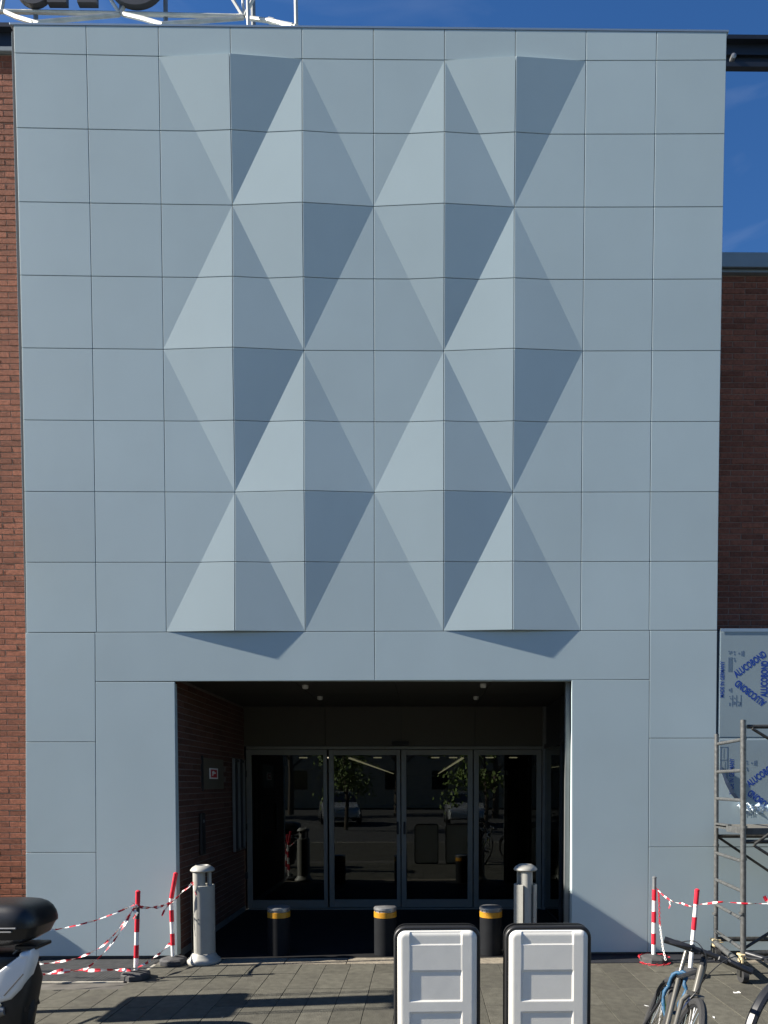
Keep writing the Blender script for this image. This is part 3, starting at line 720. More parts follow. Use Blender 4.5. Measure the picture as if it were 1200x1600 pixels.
ST('collar', [(xb, yb_, 1.17), (xb, yb_, 1.19)], .028); ST('collar', [(xb, yb_, 0.47), (xb, yb_, 0.49)], .028)
k = MB(); k.cbox(0.02, 1.92, -0.36, 0.34, 1.375, 1.395, .004); k.cbox(0.0, 1.94, -0.38, -0.36, 1.34, 1.40, .004); k.build('platform', 'plank', sc)
k = MB(); k.box(0.02, 0.055, 0.05, 0.36, 1.36, 1.41); k.box(-0.01, 0.015, -0.35, 0.02, 1.345, 1.40); k.build('platform_hook', 'scaf', sc)
ST('ledger', [(xb + .02, yb_, 1.27), (xb + 1.9, yb_, 1.27)], .019, 'scafdark'); ST('ledger', [(xf_ + .02, yf_, 1.28), (xf_ + 1.9, yf_, 1.28)], .019, 'scafdark')
ST('ledger', [(xf_ + .02, yf_, 2.31), (xf_ + 1.9, yf_, 2.31)], .019, 'scafdark')
ST('ledger', [(xb + .02, yb_, 0.22), (xb + 1.9, yb_, 0.22)], .024, 'scafdark'); ST('ledger', [(xf_ + .02, yf_, 0.27), (xf_ + 1.9, yf_, 0.27)], .026, 'scafdark')
ST('brace', [(xb + .03, yb_ + .03, 1.26), (xb + 1.5, yb_ + .03, 0.28)], .013, 'scafdark')
ST('brace', [(xf_ + .08, yf_ - .03, 1.25), (xf_ + 1.6, yf_ - .03, 0.30)], .013, 'scafdark')
ST('brace', [(xf_ + .09, yf_ - .03, 1.26), (xf_ + 1.5, yf_ - .03, 2.25)], .013, 'scafdark')
ST('brace', [(xf_ + .05, yf_ - .03, 2.29), (xf_ + 1.6, yf_ - .03, 1.36)], .013, 'scafdark')
ST('brace', [(xf_ + .03, yf_ + .03, 0.30), (xf_ + 1.4, yf_ + .03, 1.15)], .014, 'scafdark')
ST('base_beam', [(xb, yb_, .19), (xf_, yf_, .17)], .028, 'scaf')
for x_, y_, z_ in ((xb + .012, yb_, .15), (xf_ + .018, yf_, .19), (xb + 1.9, yb_, .15), (xf_ + 1.9, yf_, .19)):
    k = MB(); X, Y = x_ - 3.4, y_ + .55
    k.cbox(X - .045, X + .04, Y - .04, Y + .04, z_ + .055, z_ + .075, .004); k.cbox(X - .038, X + .018, Y - .03, Y + .03, z_ + .0, z_ + .03, .004)
    k.cbox(X - .03, X - .008, Y - .035, Y + .03, z_ - .01, z_ + .07, .004); k.cbox(X + .0, X + .06, Y - .045, Y - .03, z_ + .04, z_ + .05, .003)
    k.tube([(X, Y, z_ - .02), (X, Y, z_ + .09)], .021)
    k.build('clamp', 'clamp', sc, smooth=True)
    k = MB(); k.tube([(X - .025 + .0, Y, .075), (X + .025, Y, .075)], .074, n=20); w = k.build('caster_wheel', 'tyre', sc, smooth=True)
    k = MB(); k.box(X - .04, X - .03, Y - .03, Y + .03, .06, z_ + .0); k.box(X + .03, X + .04, Y - .03, Y + .03, .06, z_ + .0); k.box(X - .04, X + .04, Y - .035, Y + .035, z_ - .02, z_ - .005)
    k.build('caster_fork', 'scafdark', w)

# ------------------------------------------------------------------ litter bins
def bin_thing(x, y, rz, label):
    b = empty('ashtray_bin', (x, y, 0), (0, 0, rz), label=label, cat='litter bin', group='grey ashtray bins by the entrance')
    k = MB(); k.lathe([(0.165, 0), (0.172, 0.012), (0.165, 0.035), (0.140, 0.055), (0.122, 0.085), (0.112, 0.105), (0.10, 0.108)], n=36); k.build('base', 'bin', b, smooth=True, angle=50)
    # central column (front) and two half-shells with visible seams
    k = MB(); k.lathe([(0.098, 0.10), (0.098, 0.93)], n=16, a0=R_(-130), a1=R_(-50), cap=False)
    k.lathe([(0.088, 0.10), (0.088, 0.93)], n=16, a0=R_(-130), a1=R_(-50), cap=False)
    k2 = MB(); k2.lathe([(0.060, 0.10), (0.060, 0.94)], (0, -0.042, 0), n=24); k2.build('column', 'bin', b, smooth=True)
    for a0, a1 in ((-62, 88), (92, 242)):
        k = MB(); n = 20; pr_ = [(0.116, 0.105), (0.116, 0.785), (0.108, 0.79), (0.098, 0.785), (0.098, 0.105)]
        k.lathe(pr_, n=n, a0=R_(a0), a1=R_(a1), cap=False)
        k.build('door_shell', 'bin', b, smooth=True, angle=50)
    k = MB(); k.lathe([(0.097, 0.10), (0.097, 0.70), (0.0, 0.70)], n=20); k.build('liner', 'binin', b, smooth=True)
    k = MB(); k.box(0.045, 0.075, 0.02, 0.05, 0.70, 0.93); k.box(-0.075, -0.045, 0.02, 0.05, 0.70, 0.93); k.build('bracket', 'bin', b)
    k = MB(); k.lathe([(0.05, 0.925), (0.112, 0.925), (0.120, 0.935), (0.116, 0.948), (0.098, 0.968), (0.072, 0.984), (0.060, 0.988), (0.054, 0.984), (0.048, 0.955), (0, 0.953)], n=36)
    k.build('cap', 'bin', b, smooth=True, angle=50)
    k = MB(); k.lathe([(0.006, 0), (0.006, .004), (0, .005)], n=8); k.xf(Matrix.Translation((0.055, -0.102, 0.46)) @ Matrix.Rotation(R_(90), 4, 'X')); k.build('lock', 'binin', b)
    return b
bin_thing(-1.735, -0.14, R_(-38), 'pale grey ashtray bin at the left side of the entrance, tape tied to it')
bin_thing(1.525, -0.13, R_(8), 'pale grey ashtray bin at right of the entrance behind the second board')

# ------------------------------------------------------------------ bollards
def bollard():
    b = empty('bollard')
    k = MB(); k.lathe([(0.118, 0), (0.118, 0.395)], n=32); k.build('post', 'bollard', b, smooth=True)
    k = MB(); k.lathe([(0.112, 0.395), (0.120, 0.396), (0.120, 0.452), (0.112, 0.454)], n=32); k.build('reflective_band', 'amber', b, smooth=True)
    k = MB(); k.lathe([(0.112, 0.454), (0.112, 0.476), (0.122, 0.478), (0.120, 0.497), (0.108, 0.506), (0.0, 0.51)], n=32); k.build('cap', 'steel', b, smooth=True)
    k = MB()
    for q_ in range(12):
        a = 2 * math.pi * q_ / 12; k.box(0.112 * math.cos(a) - .006, 0.112 * math.cos(a) + .006, 0.112 * math.sin(a) - .006, 0.112 * math.sin(a) + .006, 0.458, 0.474)
    k.build('bolt_ring', 'steel', b)
    return b
b0 = bollard()
for n_, (x, y, lb) in enumerate(((-1.045, 0.215, 'black bollard with amber band, leftmost of the three across the entrance'),
                              (0.085, 0.20, 'black bollard with amber band, middle one of the three across the entrance'),
                              (1.206, 0.19, 'black bollard with amber band between the two white boards'))):
    o = b0 if n_ == 0 else copy_tree(b0)
    o.location = (x, y, 0); tag(o, label=lb, cat='bollard', group='bollards across the entrance')

# ------------------------------------------------------------------ striped chain posts and tape
def chain_post(x, y, h, lean, label, bands, bend=0.0, grey_top=False, r=0.020):
    p = empty('striped_post', (x, y, 0), (0, 0, random.uniform(-.4, .4)), label=label, cat='barrier post', group='red and white barrier posts')
    k = MB(); n = 8
    k.lathe([(0.135, 0), (0.14, 0.008), (0.138, 0.045), (0.115, 0.060), (0.05, 0.072), (0.03, 0.08)], n=8); k.build('base', 'rubber', p)
    inv = Matrix.Rotation(-p.rotation_euler.z, 3, 'Z')
    def cpt(z):
        t = z / h; bx = bend * max(0, (t - 0.72) / 0.28) 
        return inv @ Vector((lean[0] * t + bx, lean[1] * t, z))
    zc_ = 0.07; colr = bands[0]; seg = (h - 0.07) / len(bands)
    for q_, colr in enumerate(bands):
        k = MB(); pts = [cpt(zc_ + seg * t / 3) for t in range(4)]
        k.tube(pts, r + (0.0015 if colr == 'red' else 0), n=16); k.build('band', colr, p, smooth=True); zc_ += seg
    k = MB(); k.tube([cpt(h), cpt(h + .012), cpt(h + .022)], [r + .003, r + .003, r * .5], n=14); k.build('cap', 'steel' if grey_top else 'red', p, smooth=True)
    return p
RW = ['white', 'red'] * 3
chain_post(-2.185, -0.73, 0.80, (0.035, 0), 'leaning striped post on the paving at the edge of the floor grating', ['white', 'red', 'white', 'red', 'rubber', 'red'])
chain_post(-2.02, -0.20, 0.90, (-0.02, 0), 'striped post with bent red top beside the left jamb of the entrance', ['white', 'red', 'white', 'red', 'white', 'red', 'red'], bend=0.055)
chain_post(2.815, -0.20, 0.85, (0.0, 0), 'striped post with silver tape top and a chain hanging from it', ['white', 'red', 'white', 'red', 'white', 'red', 'steel'], grey_top=True)
chain_post(2.985, -0.72, 0.80, (0.06, 0), 'leaning striped post behind the silver bicycle', ['white', 'white', 'white', 'red', 'white', 'red'])

def tape(label, pts, width=0.02, sag=0.0, stripe=0.055, twist=2.2, seed=1, strands=1):
    rnd = random.Random(seed)
    k = MB(); P = [Vector(p) for p in pts]
    for s_ in range(strands):
        dense = []
        for i in range(len(P) - 1):
            n = max(3, int((P[i + 1] - P[i]).length / 0.018))
            for t in range(n):
                u = t / n; q = P[i].lerp(P[i + 1], u); q = q + Vector((0, 0, -sag * 4 * u * (1 - u))); dense.append(q + Vector((0, 0.004 * s_, 0)))
        dense.append(P[-1])
        acc = rnd.random() * stripe; ph = rnd.random() * 6; rings = []
        for i, q in enumerate(dense):
            d = (dense[min(i + 1, len(dense) - 1)] - dense[max(i - 1, 0)]).normalized()
            ph += twist * 0.018 * rnd.uniform(2, 9)
            up = Vector((0, 0, 1)) - d * d.z
            if up.length < .05: up = Vector((1, 0, 0))
            up.normalize(); sd = d.cross(up)
            w = width * (0.55 + 0.45 * abs(math.sin(ph * .5 + i * .11)))
            v = (up * math.cos(ph) + sd * math.sin(ph)) * w / 2
            rings.append((q - v + Vector((rnd.gauss(0, .001), rnd.gauss(0, .001), rnd.gauss(0, .001))), q + sd * 0.003, q + v))
        o = len(k.v)
        for r_ in rings: k.v += [tuple(x_) for x_ in r_]
        for i in range(len(rings) - 1):
            if i: acc += (dense[i] - dense[i - 1]).length
            c = int(acc / stripe) % 2
            for j in (0, 1):
                a = o + i * 3 + j; k.f.append((a, a + 1, a + 4, a + 3)); k.mi.append(c)
    ob = k.build('barrier_tape', ['red', 'white'])
    return tag(ob, label=label, cat='barrier tape', group='red and white barrier tape')
pA = Vector((-2.155, -0.76, 0.70)); pB = Vector((-2.03, -0.235, 0.62)); pBin = Vector((-1.80, -0.245, 0.83))
tape('tape running from the bent post up to the left ashtray bin', [pBin, (-1.90, -0.25, .74), pB], sag=.01, seed=2, strands=2)
tape('tape sagging between the two striped posts left of the entrance', [pB, pA + Vector((0, 0, -.02))], sag=.03, width=.03, seed=3, strands=2)
tape('upper tape from the leaning post to behind the scooter top box', [pA, ony(150, 1438, -.85), ony(90, 1452, -.95), ony(-60, 1464, -1.2)], sag=.004, width=.022, seed=4)
tape('double tape drooping from the leaning post onto the grating', [pA, ony(190, 1446, -.8), ony(160, 1478, -.82), ony(120, 1497, -.75), ony(60, 1506, -.7)], width=.024, seed=5, sag=.01)
tape('loose tape end falling from the leaning post to the grating edge', [pA + Vector((-.01, -.02, -.02)), ony(185, 1460, -.86), ony(157, 1494, -.87), ony(133, 1514, -.88), ony(60, 1522, -.92)], width=.022, seed=6, sag=.01)
tape('tape from the foot of the bent post down to the leaning post base', [Vector((-2.035, -0.235, .22)), ony(245, 1493, -.5), ony(222, 1508, -.75), ony(205, 1514, -.85)], width=.034, seed=7, sag=.01)
tape('crumpled tape lying on the grating beside the scooter', [ony(205, 1516, -.88), ony(180, 1515, -.8), ony(125, 1517, -.8), ony(95, 1516, -.85), ony(70, 1522, -.9), ony(48, 1530, -.9)], width=.036, seed=8)
tape('short tape tail knotted at the bent post', [pB, ony(257, 1422, -.25), ony(253, 1431, -.26)], width=.02, seed=9)
tape('tape tail tied round the left ashtray bin', [pBin, ony(303, 1390, -.27), ony(308, 1402, -.27)], width=.016, seed=10)
tape('tape knot wrapped round the top of the leaning striped post', [pA + Vector((-.03, -.03, .02)), pA + Vector((.03, -.03, -.02)), pA + Vector((-.025, -.03, -.05)), pA + Vector((.02, -.03, -.08)), pA + Vector((-.02, -.03, -.13))], width=.03, seed=12)
pC = Vector((2.825, -0.225, 0.76)); pD = Vector((3.03, -0.745, 0.66))
tape('sagging tape between the chained post and the leaning post at right', [pC, ony(1045, 1405, -.40), ony(1065, 1411, -.58), pD], sag=.012, width=.018, seed=13, stripe=.045)
tape('tape from the leaning post across the scaffold to the right edge', [pD + Vector((0, -.02, .02)), ony(1130, 1409, -1.0), ony(1165, 1412, -1.02), ony(1230, 1412, -1.1)], width=.02, seed=14)
tape('short tape tail hanging from the sagging tape at right', [ony(1046, 1405, -.41), ony(1047, 1414, -.41), ony(1045, 1420, -.41)], width=.016, seed=15)
tape('twisted tape loop near the right edge of the photo', [ony(1194, 1400, -1.0), ony(1198, 1408, -1.0), ony(1210, 1420, -1.0)], width=.03, seed=16)
# chain
ch = MB()
def link_ring(p, d, up, L=0.016, r=0.0026, w=0.009):
    pts = []
    for q_ in range(10):
        a = 2 * math.pi * q_ / 10; pts.append(Vector(p) + d * (math.cos(a) * L) + up * (math.sin(a) * w))
    ch.tube(pts, r, n=5, closed=True)
pts = [ony(1029, 1392, -.24), ony(1030, 1410, -.25), ony(1030.5, 1438, -.26), ony(1033, 1460, -.29), ony(1036, 1482, -.33), ony(1041, 1505, -.40)]
pl_ = []
for i in range(len(pts) - 1):
    for t in range(7): pl_.append(pts[i].lerp(pts[i + 1], t / 7))
for i in range(len(pl_) - 1):
    d = (pl_[i + 1] - pl_[i]).normalized(); a = Vector((0, 1, 0)).cross(d).normalized(); u_ = a if i % 2 else d.cross(a)
    ch.cur = 0 if i < 17 else 1; link_ring(pl_[i], d, u_)
for q_ in range(26):
    a = 2 * math.pi * q_ / 26; ch.cur = 0
    p = Vector((2.815 + .15 * math.cos(a), -0.22 + .15 * math.sin(a), .012 if math.sin(a) < -.2 else .055)); d = Vector((-math.sin(a), math.cos(a), 0)); link_ring(p, d, Vector((0, 0, 1)) if q_ % 2 else Vector((math.cos(a), math.sin(a), 0)))
tag(ch.build('plastic_chain', ['red', 'white'], smooth=True), label='red and white plastic chain hanging from the silver-topped post and coiled round its base', cat='chain')

# ------------------------------------------------------------------ pavement sign boards
def board_mesh():
    W, H = 0.505, 0.865; nx, nz = 120, 206
    def rr(x, z, hx, hz, r):     # signed distance to rounded rect
        qx, qz = abs(x) - hx + r, abs(z) - hz + r
        return math.hypot(max(qx, 0), max(qz, 0)) + min(max(qx, qz), 0) - r
    def sm(t): t = max(0, min(1, t)); return t * t * (3 - 2 * t)
    def depth(x, z):
        s_ = -rr(x, z, W / 2, H / 2, 0.055)
        if s_ < 0: return None
        d = 0.030 * math.sqrt(max(0, 1 - (1 - min(s_ / 0.038, 1)) ** 2))
        # stacked recesses
        zt = H / 2 - z; x0, x1 = -0.168, 0.152
        # top lip recess runs through the rim
        def rec(xa, xb, za, zb, dep, soft=.006):
            e = min(x - xa, xb - x, zt - za, zb - zt); return dep * sm(e / soft + .5)
        d -= rec(x0, x1, 0.012, 0.094, 0.006, .006) * (1 if zt < .09 else .0) 
        d -= rec(x0, x1, 0.092, 0.258, 0.0015, .004)
        for q_ in range(3):
            d -= rec(x0, x1, 0.258 + q_ * .262, 0.258 + q_ * .262 + .188, 0.0062, .010)
        return max(d, 0.0005)
    vs = []; idx = {}
    for i in range(nx + 1):
        for j in range(nz + 1):
            x = (i / nx - .5) * W; z = (j / nz - .5) * H
            s_ = rr(x, z, W / 2, H / 2, 0.055)
            if s_ > 0:      # pull back onto the outline
                qx, qz = abs(x) - W / 2 + .055, abs(z) - H / 2 + .055
                if qx > 0 and qz > 0:
                    l = math.hypot(qx, qz); qx *= .055 / l; qz *= .055 / l
                    x = math.copysign(W / 2 - .055 + qx, x); z = math.copysign(H / 2 - .055 + qz, z)
            dd = depth(x * .9999, z * .9999); dd = 0.0005 if dd is None else dd
            idx[i, j] = len(vs); vs.append((x, -dd, z + H / 2))
    fs = [(idx[i, j], idx[i + 1, j], idx[i + 1, j + 1], idx[i, j + 1]) for i in range(nx) for j in range(nz)]
    k = MB(); k.add(vs, fs); return k.mesh('back_shell', 'board', smooth=True, angle=180)
BM = board_mesh()
def rrect(hx, hz, r, n=7, cz=0):
    pts = []
    for cx_, cz_, a0 in ((hx - r, hz - r, 0), (-hx + r, hz - r, 90), (-hx + r, -hz + r, 180), (hx - r, -hz + r, 270)):
        for q_ in range(n + 1): a = R_(a0 + 90 * q_ / n); pts.append((cx_ + r * math.cos(a), cz + cz_ + r * math.sin(a)))
    return pts
def frame_mesh():
    k = MB(); o1 = rrect(.2735, .4545, .075); i1 = rrect(.2515, .4315, .055); n = len(o1)
    prof = [(0, 1, .006), (0, 1, .026)]
    def mixr(t, y): return [(o1[i][0] * (1 - t) + i1[i][0] * t, y, o1[i][1] * (1 - t) + i1[i][1] * t + .4545) for i in range(n)]
    rings = [mixr(.0, .030), mixr(0, .012), mixr(.06, .002), mixr(.2, -.006), mixr(.5, -.010), mixr(.8, -.008), mixr(1, -.002), mixr(1, .030), mixr(0, .030)]
    k.loft(rings); return k.mesh('rubber_frame', 'boardblk', smooth=True, angle=50)
FM = frame_mesh()
def board(x, y, rz, label):
    b = empty('pavement_sign', (x, y, 0), (0, 0, rz), label=label, cat='sign board', group='white pavement sign boards')
    for sgn, yy in ((1, 0.0), (-1, 0.10)):
        f_ = link('rubber_frame', FM, b); f_.location = (0, yy, 0.0); 
        if sgn < 0: f_.rotation_euler = (0, 0, math.pi)
        if sgn > 0:
            s_ = link('back_shell', BM, b); s_.location = (0, yy + .004, .022)
        else:
            k = MB(); k.box(-.25, .25, .085, .09, .03, .88); k.build('poster', 'poster', b)
    k = MB(); k.box(-.2, .2, .03, .07, .86, .89); k.build('hinge', 'boardblk', b)
    return b
board(0.5725, -2.86, R_(1.2), 'left one of two white-backed pavement boards in black rubber frames')
board(1.2715, -2.86, R_(0.6), 'right one of two white-backed pavement boards in black rubber frames')

# ------------------------------------------------------------------ scooter (rear points right)
so_ = empty('motor_scooter', (-2.95, -2.3, 0), label='white motor scooter with black rear top box at the lower left edge', cat='scooter')
def SX(u, v, y=-2.2): p = ony(u, v, y); return (p.x + 2.95, p.z)
def superell(cx, cz, hx, hz, hy, ex=3, n=22, m_=20, yc=0.0, flat=None):
    k = MB(); rings = []
    for i in range(n + 1):
        a = -math.pi / 2 + math.pi * i / n
        sz = math.copysign(abs(math.sin(a)) ** (2 / ex), math.sin(a)); cr = abs(math.cos(a)) ** (2 / ex)
        ring = []
        for j in range(m_):
            b = 2 * math.pi * j / m_
            cx_ = math.copysign(abs(math.cos(b)) ** (2 / ex), math.cos(b)); sy_ = math.copysign(abs(math.sin(b)) ** (2 / ex), math.sin(b))
            ring.append((cx + hx * cx_ * cr, yc + hy * sy_ * cr, cz + hz * sz))
        rings.append(ring)
    k.loft(rings, True, True); return k
# top box: lower tray, lid
def box_ring(z, xl, xr, hy, ex=4.2, n=40):
    r = []
    cx, hx = (xl + xr) / 2, (xr - xl) / 2
    for j in range(n):
        b = 2 * math.pi * j / n
        r.append((cx + hx * math.copysign(abs(math.cos(b)) ** (2 / ex), math.cos(b)), hy * math.copysign(abs(math.sin(b)) ** (2 / ex), math.sin(b)), z))
    return r
zt, zb = SX(0, 1408, -2.35)[1], SX(0, 1475, -2.35)[1]; xr = SX(88, 1440, -2.2)[0]; xl = xr - .56; H = zt - zb
k = MB(); k.loft([box_ring(zb, xl + .08, xr - .23, .13), box_ring(zb + .02 * 1, xl + .05, xr - .12, .18), box_ring(zb + .06, xl + .02, xr - .05, .215), box_ring(zb + .115, xl + .01, xr - .022, .225), box_ring(zb + .135, xl, xr - .012, .23)], True, True)
tb = k.build('top_box', 'caseblk', so_, smooth=True, angle=30)
k = MB(); k.loft([box_ring(zb + .137, xl - .004, xr - .002, .232), box_ring(zb + .165, xl, xr, .23), box_ring(zb + .20, xl + .01, xr - .008, .226), box_ring(zb + .24, xl + .03, xr - .028, .215), box_ring(zt - .028, xl + .06, xr - .06, .195), box_ring(zt - .01, xl + .09, xr - .10, .17), box_ring(zt, xl + .13, xr - .15, .13)], False, True)
k.build('lid', 'caseblk', tb, smooth=True, angle=30)
k = MB(); k.cbox(xl + .04, xr - .10, -.236, -.222, zb + .139, zb + .149, .002); k.build('trim_strip', 'steel', tb)
k = MB(); k.cbox(xl + .06, xr - .13, -.236, -.215, zb + .116, zb + .124, .002); k.build('trim_strip', 'steel', tb)
k = MB(); k.lathe([(0.02, 0), (0.02, .01), (0, .012)], n=12); k.xf(Matrix.Translation((xl + .13, -.224, zb + .09)) @ Matrix.Rotation(R_(90), 4, 'X')); k.build('lock', 'caseglossy', tb)
# rack
k = MB(); k.cbox(SX(12, 0)[0], SX(48, 0)[0], -.10, .10, zb - .03, zb - .002, .006); k.tube([(SX(20, 0)[0], -.08, zb - .02), (SX(8, 0)[0], -.08, zb - .07)], .012); k.tube([(SX(42, 0)[0], -.08, zb - .01), (SX(40, 0)[0], -.08, zb - .06)], .014)
k.build('rack', 'caseblk', so_, smooth=True)
# body profile panels (white side fairing)
prof = [SX(u_, v_, -2.45) for u_, v_ in ((48, 1484), (50, 1492), (47, 1507), (40, 1528), (30, 1547), (16, 1563), (0, 1568), (-40, 1562), (-70, 1545), (-40, 1540), (-10, 1523), (10, 1508), (30, 1493), (38, 1487))]
if 0: prof = [SX(48, 1484), SX(50, 1492), SX(47, 1507), SX(40, 1528), SX(30, 1547), SX(16, 1563), SX(0, 1566), SX(-40, 1560), SX(-70, 1540), SX(-40, 1545), SX(-10, 1530), SX(10, 1510), SX(30, 1495), SX(38, 1487)]
k = MB()
n = len(prof); cxp = sum(p[0] for p in prof) / n; czp = sum(p[1] for p in prof) / n
def inset(t): return [(cxp + (p[0] - cxp) * t, czp + (p[1] - czp) * t) for p in prof]
k.loft([[(p[0], y, p[1]) for p in inset(t)] for y, t in ((-.165, .78), (-.158, .9), (-.145, .97), (-.12, 1.0), (-.04, .96))], True, True)
k.build('side_fairing', 'scwhite', so_, smooth=True, angle=35)
k = superell(SX(42, 1492, -2.42)[0], SX(42, 1492, -2.42)[1], .040, .028, .05, 2.4, yc=-.12); k.build('grab_handle', 'scwhite', so_, smooth=True)
# seat
k = MB(); k.loft([box_ring(SX(0, 1512)[1], SX(-130, 0)[0], SX(18, 0)[0], .13), box_ring(SX(0, 1495)[1], SX(-135, 0)[0], SX(30, 0)[0], .15), box_ring(SX(0, 1484)[1], SX(-130, 0)[0], SX(32, 0)[0], .13), box_ring(SX(0, 1480)[1], SX(-120, 0)[0], SX(22, 0)[0], .09)], True, True)
k.build('seat', 'scblk', so_, smooth=True)
k = MB(); k.loft([box_ring(SX(0, 1600)[1], SX(-60, 0)[0], SX(20, 0)[0], .12), box_ring(SX(0, 1565)[1], SX(-60, 0)[0], SX(26, 0)[0], .14), box_ring(SX(0, 1525)[1], SX(-60, 0)[0], SX(36, 0)[0], .13), box_ring(SX(0, 1500)[1], SX(-60, 0)[0], SX(32, 0)[0], .10)], True, True)
k.build('engine_cover', 'scblk', so_, smooth=True)
k = superell(SX(50, 1523)[0], SX(50, 1523)[1], .024, .03, .09, 2.5); k.build('tail_light', 'scblk', so_, smooth=True)
k = superell(SX(52, 1512)[0], SX(52, 1512)[1], .016, .02, .07, 2.5); k.build('tail_lens', 'tailred', so_, smooth=True)
k = MB(); k.tube([SX(6, 1556, -2.47)[:1] + (-.17,) + SX(6, 1556, -2.47)[1:], SX(36, 1522, -2.47)[:1] + (-.168,) + SX(36, 1522, -2.47)[1:]], .0035, n=6); k.build('fairing_seam', 'scblk', so_)
k = MB(); a, b, c_, d_ = SX(50, 1535), SX(56, 1537), SX(64, 1567), SX(48, 1570); k.prism([a, b, c_, d_], -.09, .09); k.build('number_plate_bracket', 'scblk', so_)
def ring_obj(c, R0, r, mt, parent, name, n=40, m_=10):
    k = MB(); pts = [(c[0] + R0 * math.cos(2 * math.pi * i / n), c[1], c[2] + R0 * math.sin(2 * math.pi * i / n)) for i in range(n)]
    k.tube(pts, r, n=m_, closed=True); return k.build(name, mt, parent, smooth=True)
for cx_ in (SX(2, 0)[0] - .13, SX(2, 0)[0] - 1.42):
    w = ring_obj((cx_, 0, .245), .195, .055, 'tyre', so_, 'wheel')
    k = MB(); k.tube([(cx_, -.03, .245), (cx_, .03, .245)], .145, n=24); k.build('rim', 'bikeblk', w, smooth=True)
k = MB(); k.tube([(SX(-16, 0)[0], -.13, .24), (SX(-90, 0)[0], -.13, .2)], .05, n=14); k.tube([(SX(0, 0)[0], -.13, .245), (SX(-17, 0)[0], -.13, .24)], [.03, .052], n=14); k.build('exhaust', 'steel', so_, smooth=True)
k = MB(); k.tube([(SX(20, 1590)[0], -.14, .22), (SX(34, 1580)[0], -.14, .30)], .014); k.build('shock_absorber', 'chrome', so_, smooth=True)
# front half beyond the frame
k = MB(); xw = SX(2, 0)[0] - 1.42
k.tube([(xw, .07, .245), (xw + .1, .07, .6)], .02); k.tube([(xw, -.07, .245), (xw + .1, -.07, .6)], .02); k.tube([(xw + .1, 0, .6), (xw + .22, 0, 1.0)], .03)
k.tube([(xw + .26, -.33, 1.02), (xw + .2, -.1, 1.0), (xw + .2, .1, 1.0), (xw + .26, .33, 1.02)], .014); k.build('fork', 'bikeblk', so_, smooth=True)
k = superell(xw + .2, .72, .10, .27, .19, 3); k.build('front_shield', 'scwhite', so_, smooth=True)
k = superell(xw + .75, .33, .42, .06, .16, 4); k.build('footboard', 'scblk', so_, smooth=True)
k = superell(xw + .03, .47, .22, .05, .075, 3); k.build('front_mudguard', 'scwhite', so_, smooth=True)

